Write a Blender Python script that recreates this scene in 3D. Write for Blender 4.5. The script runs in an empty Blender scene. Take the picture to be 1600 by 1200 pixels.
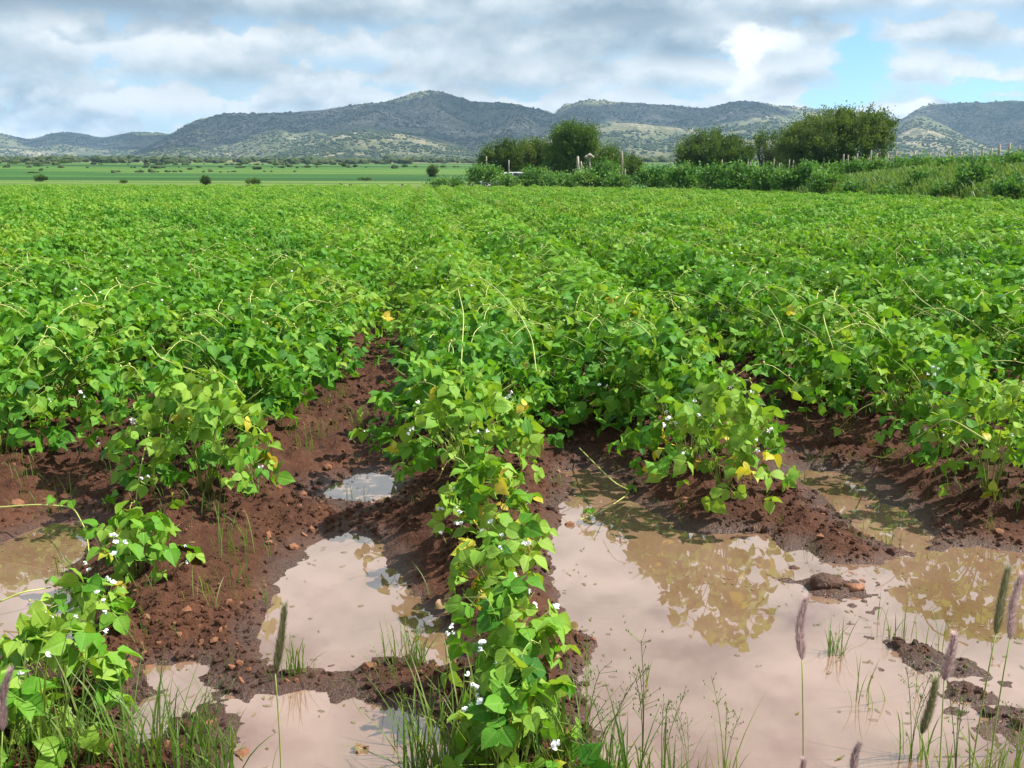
import bpy, math, random
import numpy as np
from mathutils import Vector, Matrix

random.seed(7)
RNG = np.random.default_rng(11)
SC = bpy.context.scene
COL = SC.collection

# ------------------------------------------------------------------ camera
CAM_H, FOC, PITCH = 1.35, 1556.0, math.atan(328 / 1556.0)
cam_data = bpy.data.cameras.new('camera')
cam_data.sensor_width = 36.0
cam_data.lens = FOC / 1600 * 36.0
cam_data.clip_start = 0.05
cam_data.clip_end = 30000
cam = bpy.data.objects.new('camera', cam_data)
cam.location = (0, 0, CAM_H)
cam.rotation_euler = (math.radians(90) - PITCH, 0, 0)
COL.objects.link(cam)
SC.camera = cam

# ------------------------------------------------------------------ light and exposure
SUN_AZ, SUN_EL = math.radians(84), math.radians(50)      # azimuth clockwise from +Y (the view direction)
SUN_DIR = np.array([math.sin(SUN_AZ) * math.cos(SUN_EL), math.cos(SUN_AZ) * math.cos(SUN_EL), math.sin(SUN_EL)])
sun_data = bpy.data.lights.new('sun', 'SUN')
sun_data.energy = 4.9
sun_data.angle = math.radians(0.53)
sun_data.color = (1.0, 0.95, 0.86)
sun = bpy.data.objects.new('sun', sun_data)
sun.rotation_euler = Vector(SUN_DIR).to_track_quat('Z', 'Y').to_euler()
sun.location = (30, 5, 40)
COL.objects.link(sun)
SC.view_settings.view_transform = 'Standard'
SC.view_settings.look = 'None'
SC.view_settings.exposure = 1.06
SC.view_settings.gamma = 1.0
SC.view_settings.use_curve_mapping = False
SC.render.engine = 'CYCLES'
SC.cycles.use_denoising = True
SC.cycles.max_bounces = 6
SC.cycles.diffuse_bounces = 3
SC.cycles.glossy_bounces = 3
SC.cycles.transmission_bounces = 4
SC.cycles.transparent_max_bounces = 6
SC.cycles.caustics_reflective = False
SC.cycles.caustics_refractive = False


# ------------------------------------------------------------------ node helper
class NT:
    def __init__(self, tree):
        self.t = tree
        tree.nodes.clear()

    def n(self, typ, **kw):
        nd = self.t.nodes.new(typ)
        for k, v in kw.items():
            if k == 'inp':
                for kk, vv in v.items():
                    self.set(nd, kk, vv)
            else:
                setattr(nd, k, v)
        return nd

    def set(self, nd, key, v):
        s = nd.inputs[key]
        if isinstance(v, bpy.types.NodeSocket):
            self.t.links.new(v, s)
        elif isinstance(v, bpy.types.Node):
            self.t.links.new(v.outputs[0], s)
        else:
            if s.type == 'RGBA' and len(v) == 3:
                v = (*v, 1)
            s.default_value = v

    def m(self, op, a, b=None, c=None, clamp=False):
        nd = self.n('ShaderNodeMath', operation=op, use_clamp=clamp)
        self.set(nd, 0, a)
        if b is not None:
            self.set(nd, 1, b)
        if c is not None:
            self.set(nd, 2, c)
        return nd.outputs[0]

    def rng(self, v, a, b, c=0.0, d=1.0, smooth=False):
        nd = self.n('ShaderNodeMapRange', interpolation_type='SMOOTHSTEP' if smooth else 'LINEAR')
        for i, x in enumerate((v, a, b, c, d)):
            self.set(nd, i, x)
        return nd.outputs[0]

    def mix(self, f, a, b, blend='MIX'):
        nd = self.n('ShaderNodeMix', data_type='RGBA', blend_type=blend)
        self.set(nd, 0, f)
        self.set(nd, 6, a)
        self.set(nd, 7, b)
        return nd.outputs[2]

    def noise(self, vec, scale, detail=4.0, rough=0.55, dist=0.0):
        nd = self.n('ShaderNodeTexNoise')
        if vec is not None:
            self.set(nd, 'Vector', vec)
        self.set(nd, 'Scale', scale)
        self.set(nd, 'Detail', detail)
        self.set(nd, 'Roughness', rough)
        self.set(nd, 'Distortion', dist)
        return nd.outputs[0]

    def ramp(self, v, stops):
        nd = self.n('ShaderNodeValToRGB')
        self.set(nd, 0, v)
        e = nd.color_ramp.elements
        while len(e) < len(stops):
            e.new(0.5)
        for i, (p, c) in enumerate(stops):
            e[i].position = p
            e[i].color = (*c, 1)
        return nd.outputs[0]


# ------------------------------------------------------------------ world: blue sky with layered cumulus
def px_dir(px, py):
    cx, cy = (px - 800) / FOC, (600 - py) / FOC
    d = np.array([cx, math.cos(PITCH) + cy * math.sin(PITCH), -math.sin(PITCH) + cy * math.cos(PITCH)])
    return d / np.linalg.norm(d)


def build_world():
    w = bpy.data.worlds.new('World')
    SC.world = w
    w.use_nodes = True
    t = NT(w.node_tree)
    sky = t.n('ShaderNodeTexSky', sky_type='NISHITA', sun_disc=False, sun_elevation=SUN_EL, sun_rotation=SUN_AZ,
              altitude=1500.0, air_density=1.0, dust_density=0.6, ozone_density=1.5)
    tc = t.n('ShaderNodeTexCoord').outputs['Generated']
    sep = t.n('ShaderNodeSeparateXYZ')
    t.set(sep, 0, tc)
    X, Y, Z0 = sep.outputs
    Z = t.m('MAXIMUM', Z0, 0.0)
    az = t.m('ARCTAN2', X, Y)

    def proj(z, k):
        den = t.m('ADD', z, k)
        cb = t.n('ShaderNodeCombineXYZ')
        t.set(cb, 0, t.m('DIVIDE', X, den))
        t.set(cb, 1, t.m('DIVIDE', Y, den))
        return cb.outputs[0]

    def dens(dz):
        z = t.m('ADD', Z, dz)
        p = proj(z, 0.42)
        big = t.noise(p, 2.1, 2.0, 0.5, 0.2)
        mid = t.noise(p, 4.6, 9.0, 0.53, 0.05)
        return t.m('ADD', t.m('MULTIPLY', big, 0.5), t.m('MULTIPLY', mid, 0.5))

    d0 = dens(0.0)
    d1 = dens(0.013)
    pw = proj(Z, 0.42)
    wob_a = t.m('MULTIPLY', t.m('SUBTRACT', t.noise(pw, 14.0, 5, 0.6), 0.5), 0.065)
    pw2 = t.n('ShaderNodeVectorMath', operation='ADD', inp={0: pw, 1: (7.3, 2.1, 4.4)}).outputs[0]
    wob_z = t.m('MULTIPLY', t.m('SUBTRACT', t.noise(pw2, 14.0, 5, 0.6), 0.5), 0.045)

    def blob(px, py, sa, se, power=1.0):
        d = px_dir(px, py)
        a0, z0 = math.atan2(d[0], d[1]), d[2]
        u = t.m('DIVIDE', t.m('SUBTRACT', t.m('ADD', az, wob_a), a0), sa)
        v = t.m('DIVIDE', t.m('SUBTRACT', t.m('ADD', Z, wob_z), z0), se)
        q = t.m('ADD', t.m('MULTIPLY', u, u), t.m('MULTIPLY', v, v))
        return t.m('EXPONENT', t.m('MULTIPLY', q, -1.0))

    # breaks in the cloud on the right, a tall white cumulus beside them, heavier cloud to either side
    hole = t.m('ADD', blob(1345, 95, 0.030, 0.034), t.m('MULTIPLY', blob(1525, 142, 0.060, 0.011), 0.9))
    hole = t.m('ADD', hole, t.m('MULTIPLY', blob(1300, 160, 0.035, 0.012), 0.6))
    hole = t.m('ADD', hole, t.m('MULTIPLY', blob(160, 95, 0.02, 0.012), 0.5))
    heavy = t.m('ADD', blob(1570, 78, 0.050, 0.020), blob(1440, 15, 0.10, 0.014))
    heavy = t.m('ADD', heavy, blob(1010, 28, 0.16, 0.016))
    heavy = t.m('ADD', heavy, t.m('MULTIPLY', blob(290, 15, 0.26, 0.014), 0.7))
    white = t.m('ADD', blob(1175, 72, 0.026, 0.011), blob(1160, 112, 0.013, 0.022))
    white = t.m('ADD', white, t.m('MULTIPLY', blob(1220, 165, 0.03, 0.012), 0.4))
    white = t.m('ADD', white, t.m('MULTIPLY', blob(1425, 172, 0.016, 0.008), 0.8))

    cover = t.m('SUBTRACT', t.m('ADD', d0, t.m('MULTIPLY', heavy, 0.16)), t.m('MULTIPLY', hole, 0.24))
    cover = t.m('ADD', cover, t.m('MULTIPLY', white, 0.08))
    cover = t.m('ADD', cover, t.m('MULTIPLY', t.m('ADD', blob(765, 125, 0.05, 0.02), blob(300, 140, 0.07, 0.02)), 0.07))
    thr = t.rng(Z, 0.10, 0.75, 0.335, 0.47)
    mask = t.rng(t.m('SUBTRACT', cover, thr), -0.03, 0.08, 0.0, 1.0, True)
    # sun-lit tops: density falls off just above; shaded bellies: density keeps on
    lit = t.m('ADD', t.m('MULTIPLY', t.m('SUBTRACT', d0, d1), 9.0), 0.60)
    thick = t.rng(t.m('ADD', d0, t.m('MULTIPLY', heavy, 0.10)), 0.44, 0.68, 0.0, 0.42)
    lit = t.m('SUBTRACT', lit, thick)
    lit = t.m('ADD', lit, t.m('MULTIPLY', white, 0.85))
    lit = t.m('SUBTRACT', lit, t.m('MULTIPLY', heavy, 0.26))
    lit = t.m('ADD', lit, t.rng(Z, 0.0, 0.08, 0.16, 0.0))
    lit = t.m('ADD', lit, t.rng(Z, 0.16, 0.34, 0.0, 0.30))
    ccol = t.ramp(lit, [(0.0, (0.175, 0.222, 0.262)), (0.32, (0.255, 0.308, 0.345)), (0.62, (0.375, 0.415, 0.440)), (1.0, (0.54, 0.55, 0.55))])
    # rows of cumulus, far to near: lumpy sun-lit tops, grey bellies, flat bases
    def comb(x, y, z):
        cb = t.n('ShaderNodeCombineXYZ')
        for i, v in enumerate((x, y, z)):
            t.set(cb, i, v)
        return cb.outputs[0]

    keep = t.m('SUBTRACT', 1.0, hole, clamp=True)
    keep = t.rng(keep, 0.30, 0.75, 0.0, 1.0, True)
    lcol, lalpha = (0.315, 0.365, 0.395), t.m('MULTIPLY', keep, 0.62)
    # top, base, lump height, lumps per radian, softness, darkest belly, seed
    for (e_t, e_b, amp, fx, soft, shade_, sd) in ((0.066, -0.05, 0.026, 9.0, 0.010, 0.55, 3.1), (0.088, 0.052, 0.028, 7.0, 0.010, 0.42, 8.4),
                                               (0.116, 0.078, 0.030, 5.6, 0.012, 0.22, 13.7), (0.146, 0.104, 0.032, 4.8, 0.013, 0.06, 21.9), (0.196, 0.136, 0.028, 4.0, 0.018, -0.05, 30.3)):
        n1 = t.noise(comb(t.m('MULTIPLY', az, fx), t.m('MULTIPLY', Z, fx * 1.45), sd), 1.3, 9.0, 0.57)
        n2 = t.noise(comb(t.m('MULTIPLY', az, fx), t.m('MULTIPLY', t.m('ADD', Z, 0.016), fx * 1.45), sd), 1.3, 6.0, 0.52)
        nl = t.noise(comb(t.m('MULTIPLY', az, fx * 1.1), sd * 1.7, sd), 1.0, 2.0, 0.5)
        top = t.m('ADD', t.m('MULTIPLY', t.m('SUBTRACT', nl, 0.5), 5.0 * amp), e_t)
        d = t.m('ADD', t.m('SUBTRACT', top, Z), t.m('MULTIPLY', t.m('SUBTRACT', n1, 0.5), 5.0 * amp))
        a_t = t.rng(d, 0.0, soft, 0.0, 1.0, True)
        a_b = t.rng(t.m('ADD', Z, t.m('MULTIPLY', t.m('SUBTRACT', n1, 0.5), 0.03)), e_b - 0.018, e_b + 0.014, 0.0, 1.0, True)
        al = t.m('MULTIPLY', t.m('MULTIPLY', a_t, a_b), keep)
        l_ = t.rng(d, 0.012, 0.075, 0.92, 0.10 + shade_, True)
        l_ = t.m('ADD', l_, t.m('MULTIPLY', t.m('SUBTRACT', n1, n2), 4.4))
        l_ = t.m('ADD', l_, t.m('MULTIPLY', white, 0.9))
        l_ = t.m('SUBTRACT', l_, t.m('MULTIPLY', heavy, 0.34))
        lc = t.ramp(l_, [(0.0, (0.150, 0.192, 0.226)), (0.32, (0.222, 0.270, 0.302)), (0.62, (0.315, 0.355, 0.376)), (1.0, (0.475, 0.487, 0.485))])
        lcol = t.mix(al, lcol, lc)
        lalpha = t.m('MAXIMUM', lalpha, al)
    lalpha = t.m('MAXIMUM', lalpha, t.rng(white, 0.35, 0.8, 0.0, 1.0, True))
    lcol = t.mix(t.rng(white, 0.15, 0.85, 0.0, 0.9, True), lcol, (0.56, 0.565, 0.56))
    up = t.rng(Z, 0.155, 0.215, 0.0, 1.0, True)
    ccol = t.mix(up, lcol, ccol)
    mask = t.m('ADD', t.m('MULTIPLY', mask, up), t.m('MULTIPLY', lalpha, t.m('SUBTRACT', 1.0, up)))
    skyc = t.mix(1.0, sky.outputs[0], (0.74, 1.0, 1.08), 'MULTIPLY')
    blue = t.n('ShaderNodeBackground')
    t.set(blue, 'Color', skyc)
    t.set(blue, 'Strength', 0.074)
    cl = t.n('ShaderNodeBackground')
    t.set(cl, 'Color', ccol)
    t.set(cl, 'Strength', t.rng(Z, 0.16, 0.40, 1.0, 1.35))
    mx = t.n('ShaderNodeMixShader')
    t.set(mx, 0, t.m('MULTIPLY', mask, 0.97))
    t.set(mx, 1, blue)
    t.set(mx, 2, cl)
    out = t.n('ShaderNodeOutputWorld')
    t.set(out, 'Surface', mx.outputs[0])


build_world()


# ------------------------------------------------------------------ general helpers
def tag(o, label=None, cat=None, group=None, kind=None):
    if label:
        o['label'] = label
    if cat:
        o['category'] = cat
    if group:
        o['group'] = group
    if kind:
        o['kind'] = kind
    return o


def empty(name, loc=(0, 0, 0), rz=0.0):
    o = bpy.data.objects.new(name, None)
    o.empty_display_size = 0.1
    o.location = loc
    o.rotation_euler = (0, 0, rz)
    COL.objects.link(o)
    return o


def link(name, me, parent=None, loc=None):
    o = bpy.data.objects.new(name, me)
    COL.objects.link(o)
    if parent is not None:
        o.parent = parent
    if loc is not None:
        o.location = loc
    return o


def mesh(name, V, F, mats, tint=None, uv=None, smooth=True, midx=None):
    """F: (M,3) or (M,4) int array."""
    V = np.asarray(V, dtype=np.float32)
    F = np.asarray(F, dtype=np.int32)
    k = F.shape[1]
    me = bpy.data.meshes.new(name)
    me.vertices.add(len(V))
    me.vertices.foreach_set('co', V.ravel())
    me.loops.add(F.size)
    me.loops.foreach_set('vertex_index', F.ravel())
    me.polygons.add(len(F))
    me.polygons.foreach_set('loop_start', np.arange(0, F.size, k, dtype=np.int32))
    me.polygons.foreach_set('use_smooth', np.full(len(F), smooth, dtype=bool))
    for m_ in (mats if isinstance(mats, (list, tuple)) else [mats]):
        me.materials.append(m_)
    if midx is not None:
        me.polygons.foreach_set('material_index', np.asarray(midx, dtype=np.int32))
    if uv is not None:
        l = me.uv_layers.new(name='UVMap')
        l.data.foreach_set('uv', np.asarray(uv, dtype=np.float32)[F.ravel()].ravel())
    if tint is not None:
        a = me.attributes.new('tint', 'FLOAT', 'POINT')
        a.data.foreach_set('value', np.asarray(tint, dtype=np.float32))
    me.update(calc_edges=True)
    me.validate()
    return me


class MB:
    """collects triangles"""

    def __init__(self):
        self.V, self.F, self.U, self.T, self.M, self.n = [], [], [], [], [], 0

    def add(self, V, F, uv=None, tint=0.5, mi=0):
        V = np.asarray(V, float).reshape(-1, 3)
        F = np.asarray(F, int).reshape(-1, 3)
        self.V.append(V)
        self.F.append(F + self.n)
        self.U.append(np.zeros((len(V), 2)) if uv is None else np.asarray(uv, float))
        self.T.append(np.full(len(V), tint) if np.isscalar(tint) else np.asarray(tint))
        self.M.append(np.full(len(F), mi))
        self.n += len(V)

    def tube(self, pts, r0, r1=None, sides=4, tint=0.5, mi=0, cap=True):
        V, F = tube(pts, r0, r1, sides, cap)
        self.add(V, F, None, tint, mi)

    def build(self, name, mats, smooth=True):
        return mesh(name, np.concatenate(self.V), np.concatenate(self.F), mats, np.concatenate(self.T),
                    np.concatenate(self.U), smooth, np.concatenate(self.M))


def norm(v):
    v = np.asarray(v, float)
    l = np.linalg.norm(v, axis=-1, keepdims=True)
    return v / np.maximum(l, 1e-9)


def tube(pts, r0, r1=None, sides=4, cap=True):
    pts = np.asarray(pts, float)
    n = len(pts)
    if np.isscalar(r0):
        rad = np.linspace(r0, r0 if r1 is None else r1, n)
    else:
        rad = np.asarray(r0, float)
    V = []
    for i in range(n):
        t = norm(pts[min(i + 1, n - 1)] - pts[max(i - 1, 0)])
        a = np.array([0, 0, 1.0]) if abs(t[2]) < 0.9 else np.array([1.0, 0, 0])
        x = norm(np.cross(a, t))
        y = np.cross(t, x)
        for k in range(sides):
            an = 2 * math.pi * k / sides
            V.append(pts[i] + rad[i] * (math.cos(an) * x + math.sin(an) * y))
    F = []
    for i in range(n - 1):
        for k in range(sides):
            a, b = i * sides + k, i * sides + (k + 1) % sides
            F += [(a, b, b + sides), (a, b + sides, a + sides)]
    if cap:
        for base, fl in ((0, 1), ((n - 1) * sides, 0)):
            for k in range(1, sides - 1):
                F.append((base, base + k + 1, base + k) if fl else (base, base + k, base + k + 1))
    return np.array(V), np.array(F)


def bez(p0, p1, p2, n):
    t = np.linspace(0, 1, n)[:, None]
    return (1 - t) ** 2 * np.asarray(p0, float) + 2 * t * (1 - t) * np.asarray(p1, float) + t ** 2 * np.asarray(p2, float)


def hash2(ix, iy, seed):
    h = (ix.astype(np.int64) * 374761393 + iy.astype(np.int64) * 668265263 + seed * 982451653) & 0xFFFFFFFF
    h = ((h ^ (h >> 13)) * 1274126177) & 0xFFFFFFFF
    h = h ^ (h >> 16)
    return (h & 0xFFFFFF) / float(0xFFFFFF)


def vnoise(x, y, seed=0):
    x, y = np.asarray(x, float), np.asarray(y, float)
    ix, iy = np.floor(x).astype(np.int64), np.floor(y).astype(np.int64)
    fx, fy = x - ix, y - iy
    fx, fy = fx * fx * (3 - 2 * fx), fy * fy * (3 - 2 * fy)
    a, b = hash2(ix, iy, seed), hash2(ix + 1, iy, seed)
    c, d = hash2(ix, iy + 1, seed), hash2(ix + 1, iy + 1, seed)
    return (a + (b - a) * fx) * (1 - fy) + (c + (d - c) * fx) * fy - 0.5


def fbm(x, y, seed=0, oct_=4, gain=0.5):
    s, a = 0, 1.0
    for i in range(oct_):
        s = s + a * vnoise(x * 2 ** i + 17.3 * i, y * 2 ** i - 9.1 * i, seed + i)
        a *= gain
    return s


def unproj(px, py, z=0.0):
    d = px_dir(px, py)
    k = (z - CAM_H) / d[2]
    return np.array([d[0] * k, d[1] * k, z])


def at_y(px, py, Y):
    d = px_dir(px, py)
    k = Y / d[1]
    return np.array([d[0] * k, Y, CAM_H + d[2] * k])


# ------------------------------------------------------------------ materials
def mat(name):
    m_ = bpy.data.materials.new(name)
    m_.use_nodes = True
    return m_, NT(m_.node_tree)


def finish(t, shader, disp=None):
    out = t.n('ShaderNodeOutputMaterial')
    t.set(out, 'Surface', shader)
    if disp is not None:
        t.set(out, 'Displacement', disp)


def leaf_material(name, stops, veins=True, trans=0.38, transcol=(1.25, 1.12, 0.45), rough=0.48, spread=0.45, back=(1.25, 1.15, 1.25), spec=0.35):
    m_, t = mat(name)
    oi = t.n('ShaderNodeObjectInfo')
    sepc = t.n('ShaderNodeSeparateColor')
    t.set(sepc, 0, oi.outputs['Color'])
    at = t.n('ShaderNodeAttribute', attribute_name='tint')
    v = t.m('ADD', sepc.outputs[0], t.m('MULTIPLY', t.m('SUBTRACT', at.outputs['Fac'], 0.5), spread))
    v = t.m('ADD', v, t.m('MULTIPLY', t.m('SUBTRACT', oi.outputs['Random'], 0.5), 0.22))
    tc = t.n('ShaderNodeTexCoord')
    v = t.m('ADD', v, t.m('MULTIPLY', t.m('SUBTRACT', t.noise(tc.outputs['Object'], 30.0, 3.0), 0.5), 0.22))
    c = t.ramp(v, stops)
    if veins:
        uv = t.n('ShaderNodeSeparateXYZ')
        t.set(uv, 0, tc.outputs['UV'])
        ax = t.m('ABSOLUTE', uv.outputs[0])
        mid = t.rng(ax, 0.03, 0.10, 1.0, 0.0)
        side = t.m('FRACT', t.m('MULTIPLY', t.m('SUBTRACT', uv.outputs[1], t.m('MULTIPLY', ax, 0.45)), 6.0))
        side = t.rng(t.m('ABSOLUTE', t.m('SUBTRACT', side, 0.5)), 0.0, 0.11, 0.75, 0.0)
        vein = t.m('MAXIMUM', mid, side)
        c = t.mix(t.m('MULTIPLY', vein, 0.28), c, (0.20, 0.33, 0.07))
        sp = t.noise(tc.outputs['Object'], 120.0, 3.0, 0.6)
        c = t.mix(t.rng(sp, 0.66, 0.74, 0.0, 0.65), c, (0.17, 0.13, 0.035))
    geo = t.n('ShaderNodeNewGeometry')
    cb = t.mix(1.0, c, back, 'MULTIPLY')
    c2 = t.mix(geo.outputs['Backfacing'], c, cb)
    p = t.n('ShaderNodeBsdfPrincipled', inp={'Base Color': c2, 'Roughness': rough, 'Specular IOR Level': spec})
    if veins:
        bmp = t.n('ShaderNodeBump', inp={'Strength': 0.35, 'Distance': 0.003, 'Height': t.m('SUBTRACT', 1.0, vein)})
        t.set(p, 'Normal', bmp.outputs[0])
    tr = t.n('ShaderNodeBsdfTranslucent', inp={'Color': t.mix(1.0, c, transcol, 'MULTIPLY')})
    mx = t.n('ShaderNodeMixShader', inp={0: trans, 1: p.outputs[0], 2: tr.outputs[0]})
    finish(t, mx.outputs[0])
    return m_


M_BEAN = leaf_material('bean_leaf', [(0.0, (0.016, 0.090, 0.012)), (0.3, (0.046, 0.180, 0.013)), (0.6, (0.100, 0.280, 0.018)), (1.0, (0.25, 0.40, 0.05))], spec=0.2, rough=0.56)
M_YELLOW = leaf_material('yellowing_leaf', [(0.0, (0.28, 0.38, 0.03)), (0.5, (0.50, 0.46, 0.035)), (1.0, (0.55, 0.38, 0.05))], transcol=(1.1, 1.0, 0.6))
M_DRY = leaf_material('dry_leaf', [(0.0, (0.10, 0.05, 0.02)), (0.5, (0.22, 0.12, 0.05)), (1.0, (0.38, 0.26, 0.12))], transcol=(1, 0.8, 0.5), trans=0.2)
M_MESQUITE = leaf_material('mesquite_leaf', [(0.0, (0.022, 0.058, 0.011)), (0.5, (0.066, 0.128, 0.020)), (1.0, (0.16, 0.225, 0.04))], veins=False, trans=0.4, rough=0.6)
M_DENSE = leaf_material('dense_leaf', [(0.0, (0.024, 0.064, 0.011)), (0.5, (0.066, 0.140, 0.020)), (1.0, (0.14, 0.22, 0.035))], veins=False, trans=0.36, rough=0.5)
M_WEED = leaf_material('weed_leaf', [(0.0, (0.030, 0.110, 0.024)), (0.5, (0.085, 0.215, 0.046)), (1.0, (0.19, 0.33, 0.08))], veins=False, trans=0.35, rough=0.65, spec=0.2, spread=0.7)
M_GRASS = leaf_material('grass_blade', [(0.0, (0.05, 0.10, 0.02)), (0.5, (0.10, 0.20, 0.03)), (1.0, (0.24, 0.28, 0.07))], veins=False, trans=0.4, rough=0.45)
M_BANKGRASS = leaf_material('bank_grass', [(0.0, (0.05, 0.135, 0.022)), (0.5, (0.100, 0.220, 0.036)), (1.0, (0.20, 0.24, 0.085))], veins=False, trans=0.3, rough=0.6)
M_SCRUB = leaf_material('scrub_foliage', [(0.0, (0.018, 0.032, 0.012)), (0.5, (0.040, 0.062, 0.020)), (1.0, (0.085, 0.105, 0.036))], veins=False, trans=0.0, rough=0.8, spec=0.1)


def simple(name, stops, scale=6.0, rough=0.7, bump=0.0, bscale=None, coords='Object', spec=0.3, detail=5.0):
    m_, t = mat(name)
    tc = t.n('ShaderNodeTexCoord')
    nz = t.noise(tc.outputs[coords], scale, detail, 0.6)
    c = t.ramp(t.rng(nz, 0.3, 0.7), stops)
    p = t.n('ShaderNodeBsdfPrincipled', inp={'Base Color': c, 'Roughness': rough, 'Specular IOR Level': spec})
    if bump:
        b = t.n('ShaderNodeBump', inp={'Strength': bump, 'Distance': 0.02, 'Height': t.noise(tc.outputs[coords], bscale or scale * 3, 5.0, 0.6)})
        t.set(p, 'Normal', b.outputs[0])
    finish(t, p.outputs[0])
    return m_


M_STEM = simple('green_stem', [(0, (0.13, 0.20, 0.03)), (1, (0.26, 0.30, 0.07))], 12, 0.5)
M_VINE = simple('pale_vine', [(0, (0.30, 0.36, 0.07)), (1, (0.48, 0.50, 0.16))], 12, 0.45)
M_FLOWER = simple('white_petal', [(0, (0.70, 0.70, 0.74)), (1, (0.84, 0.84, 0.84))], 40, 0.5)
M_BARK = simple('bark', [(0, (0.045, 0.033, 0.022)), (1, (0.14, 0.11, 0.08))], 5, 0.9, 0.6, 14)
M_POST = simple('weathered_wood', [(0, (0.17, 0.145, 0.115)), (1, (0.36, 0.32, 0.26))], 4, 0.85, 0.5, 22)
M_PALE = simple('whitewashed_bark', [(0, (0.26, 0.22, 0.17)), (1, (0.48, 0.43, 0.36))], 5, 0.8, 0.4, 18)
M_STONE = simple('orange_stone', [(0, (0.13, 0.050, 0.024)), (1, (0.34, 0.155, 0.08))], 14, 0.7, 0.5, 60)
M_CLOD = simple('wet_clod', [(0, (0.038, 0.015, 0.008)), (1, (0.105, 0.042, 0.021))], 22, 0.5, 0.8, 70, spec=0.35)
M_BRISTLE = leaf_material('purple_bristle', [(0, (0.26, 0.17, 0.17)), (0.5, (0.56, 0.41, 0.40)), (1, (0.78, 0.66, 0.62))], veins=False, trans=0.45, transcol=(1, 1, 1), back=(1, 1, 1), spread=0.8)
M_BRISTLE_GREEN = leaf_material('green_bristle', [(0, (0.10, 0.11, 0.04)), (0.5, (0.24, 0.24, 0.11)), (1, (0.45, 0.42, 0.26))], veins=False, trans=0.45, transcol=(1, 1, 1), back=(1, 1, 1), spread=0.8)
M_CARPAINT = simple('white_car_paint', [(0, (0.78, 0.78, 0.78)), (1, (0.82, 0.82, 0.82))], 2, 0.25, spec=0.5)
M_GLASSDARK = simple('car_window_glass', [(0, (0.01, 0.012, 0.015)), (1, (0.02, 0.022, 0.025))], 2, 0.06, spec=0.6)
M_RUBBER = simple('black_rubber', [(0, (0.012, 0.012, 0.012)), (1, (0.03, 0.03, 0.03))], 20, 0.8)
M_STEEL = simple('steel_rim', [(0, (0.3, 0.3, 0.3)), (1, (0.45, 0.45, 0.45))], 20, 0.4)
M_CLOUD = simple('cloud_white', [(0, (0.80, 0.80, 0.80)), (1, (0.86, 0.86, 0.86))], 0.004, 1.0, spec=0.0)


def mud_material():
    m_, t = mat('wet_red_mud')
    geo = t.n('ShaderNodeNewGeometry')
    P = geo.outputs['Position']
    sep = t.n('ShaderNodeSeparateXYZ', inp={0: P})
    big = t.noise(P, 2.2, 5, 0.6)
    fine = t.noise(P, 38.0, 6, 0.65)
    grit = t.n('ShaderNodeTexVoronoi', inp={'Vector': P, 'Scale': 75.0})
    c = t.ramp(t.rng(t.m('ADD', t.m('MULTIPLY', big, 0.55), t.m('MULTIPLY', fine, 0.45)), 0.32, 0.68),
               [(0, (0.032, 0.0128, 0.0068)), (0.5, (0.062, 0.0250, 0.0132)), (1, (0.112, 0.047, 0.025))])
    pm = t.m('MULTIPLY', t.rng(grit.outputs['Distance'], 0.12, 0.30, 1.0, 0.0), t.rng(t.noise(P, 11.0, 3), 0.50, 0.62, 0.0, 1.0))
    gc = t.n('ShaderNodeSeparateColor', inp={0: grit.outputs['Color']})
    pm = t.m('MULTIPLY', pm, t.rng(gc.outputs[0], 0.55, 0.7))
    c = t.mix(pm, c, (0.30, 0.145, 0.075))
    # soaked earth near the water level is darker and shinier
    wet = t.rng(t.m('ADD', sep.outputs[2], t.m('MULTIPLY', t.m('SUBTRACT', big, 0.5), 0.05)), 0.004, 0.035, 1.0, 0.0)
    c = t.mix(t.m('MULTIPLY', wet, 0.38), c, (0.040, 0.018, 0.012))
    rough = t.rng(wet, 0, 1, 0.80, 0.34)
    rough = t.m('SUBTRACT', rough, t.m('MULTIPLY', t.rng(fine, 0.5, 0.62), 0.12))
    h = t.m('ADD', t.m('MULTIPLY', fine, 0.6), t.m('MULTIPLY', t.noise(P, 110.0, 4, 0.6), 0.3))
    h = t.m('ADD', h, t.m('MULTIPLY', pm, 0.35))
    b = t.n('ShaderNodeBump', inp={'Strength': 1.0, 'Distance': 0.024, 'Height': h})
    p = t.n('ShaderNodeBsdfPrincipled', inp={'Base Color': c, 'Roughness': rough, 'Specular IOR Level': t.rng(wet, 0, 1, 0.16, 0.5), 'Normal': b.outputs[0]})
    finish(t, p.outputs[0])
    return m_


def water_material():
    m_, t = mat('muddy_water')
    P = t.n('ShaderNodeNewGeometry').outputs['Position']
    silt = t.noise(P, 1.3, 5, 0.55, 1.2)
    c = t.ramp(t.rng(silt, 0.3, 0.7), [(0, (0.122, 0.068, 0.036)), (1, (0.205, 0.126, 0.088))])
    b = t.n('ShaderNodeBump', inp={'Strength': 0.02, 'Distance': 0.01, 'Height': t.noise(P, 7.0, 2, 0.5)})
    p = t.n('ShaderNodeBsdfPrincipled', inp={'Base Color': c, 'Roughness': 0.015, 'IOR': 2.0, 'Specular IOR Level': 0.62, 'Normal': b.outputs[0]})
    finish(t, p.outputs[0])
    return m_


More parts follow.
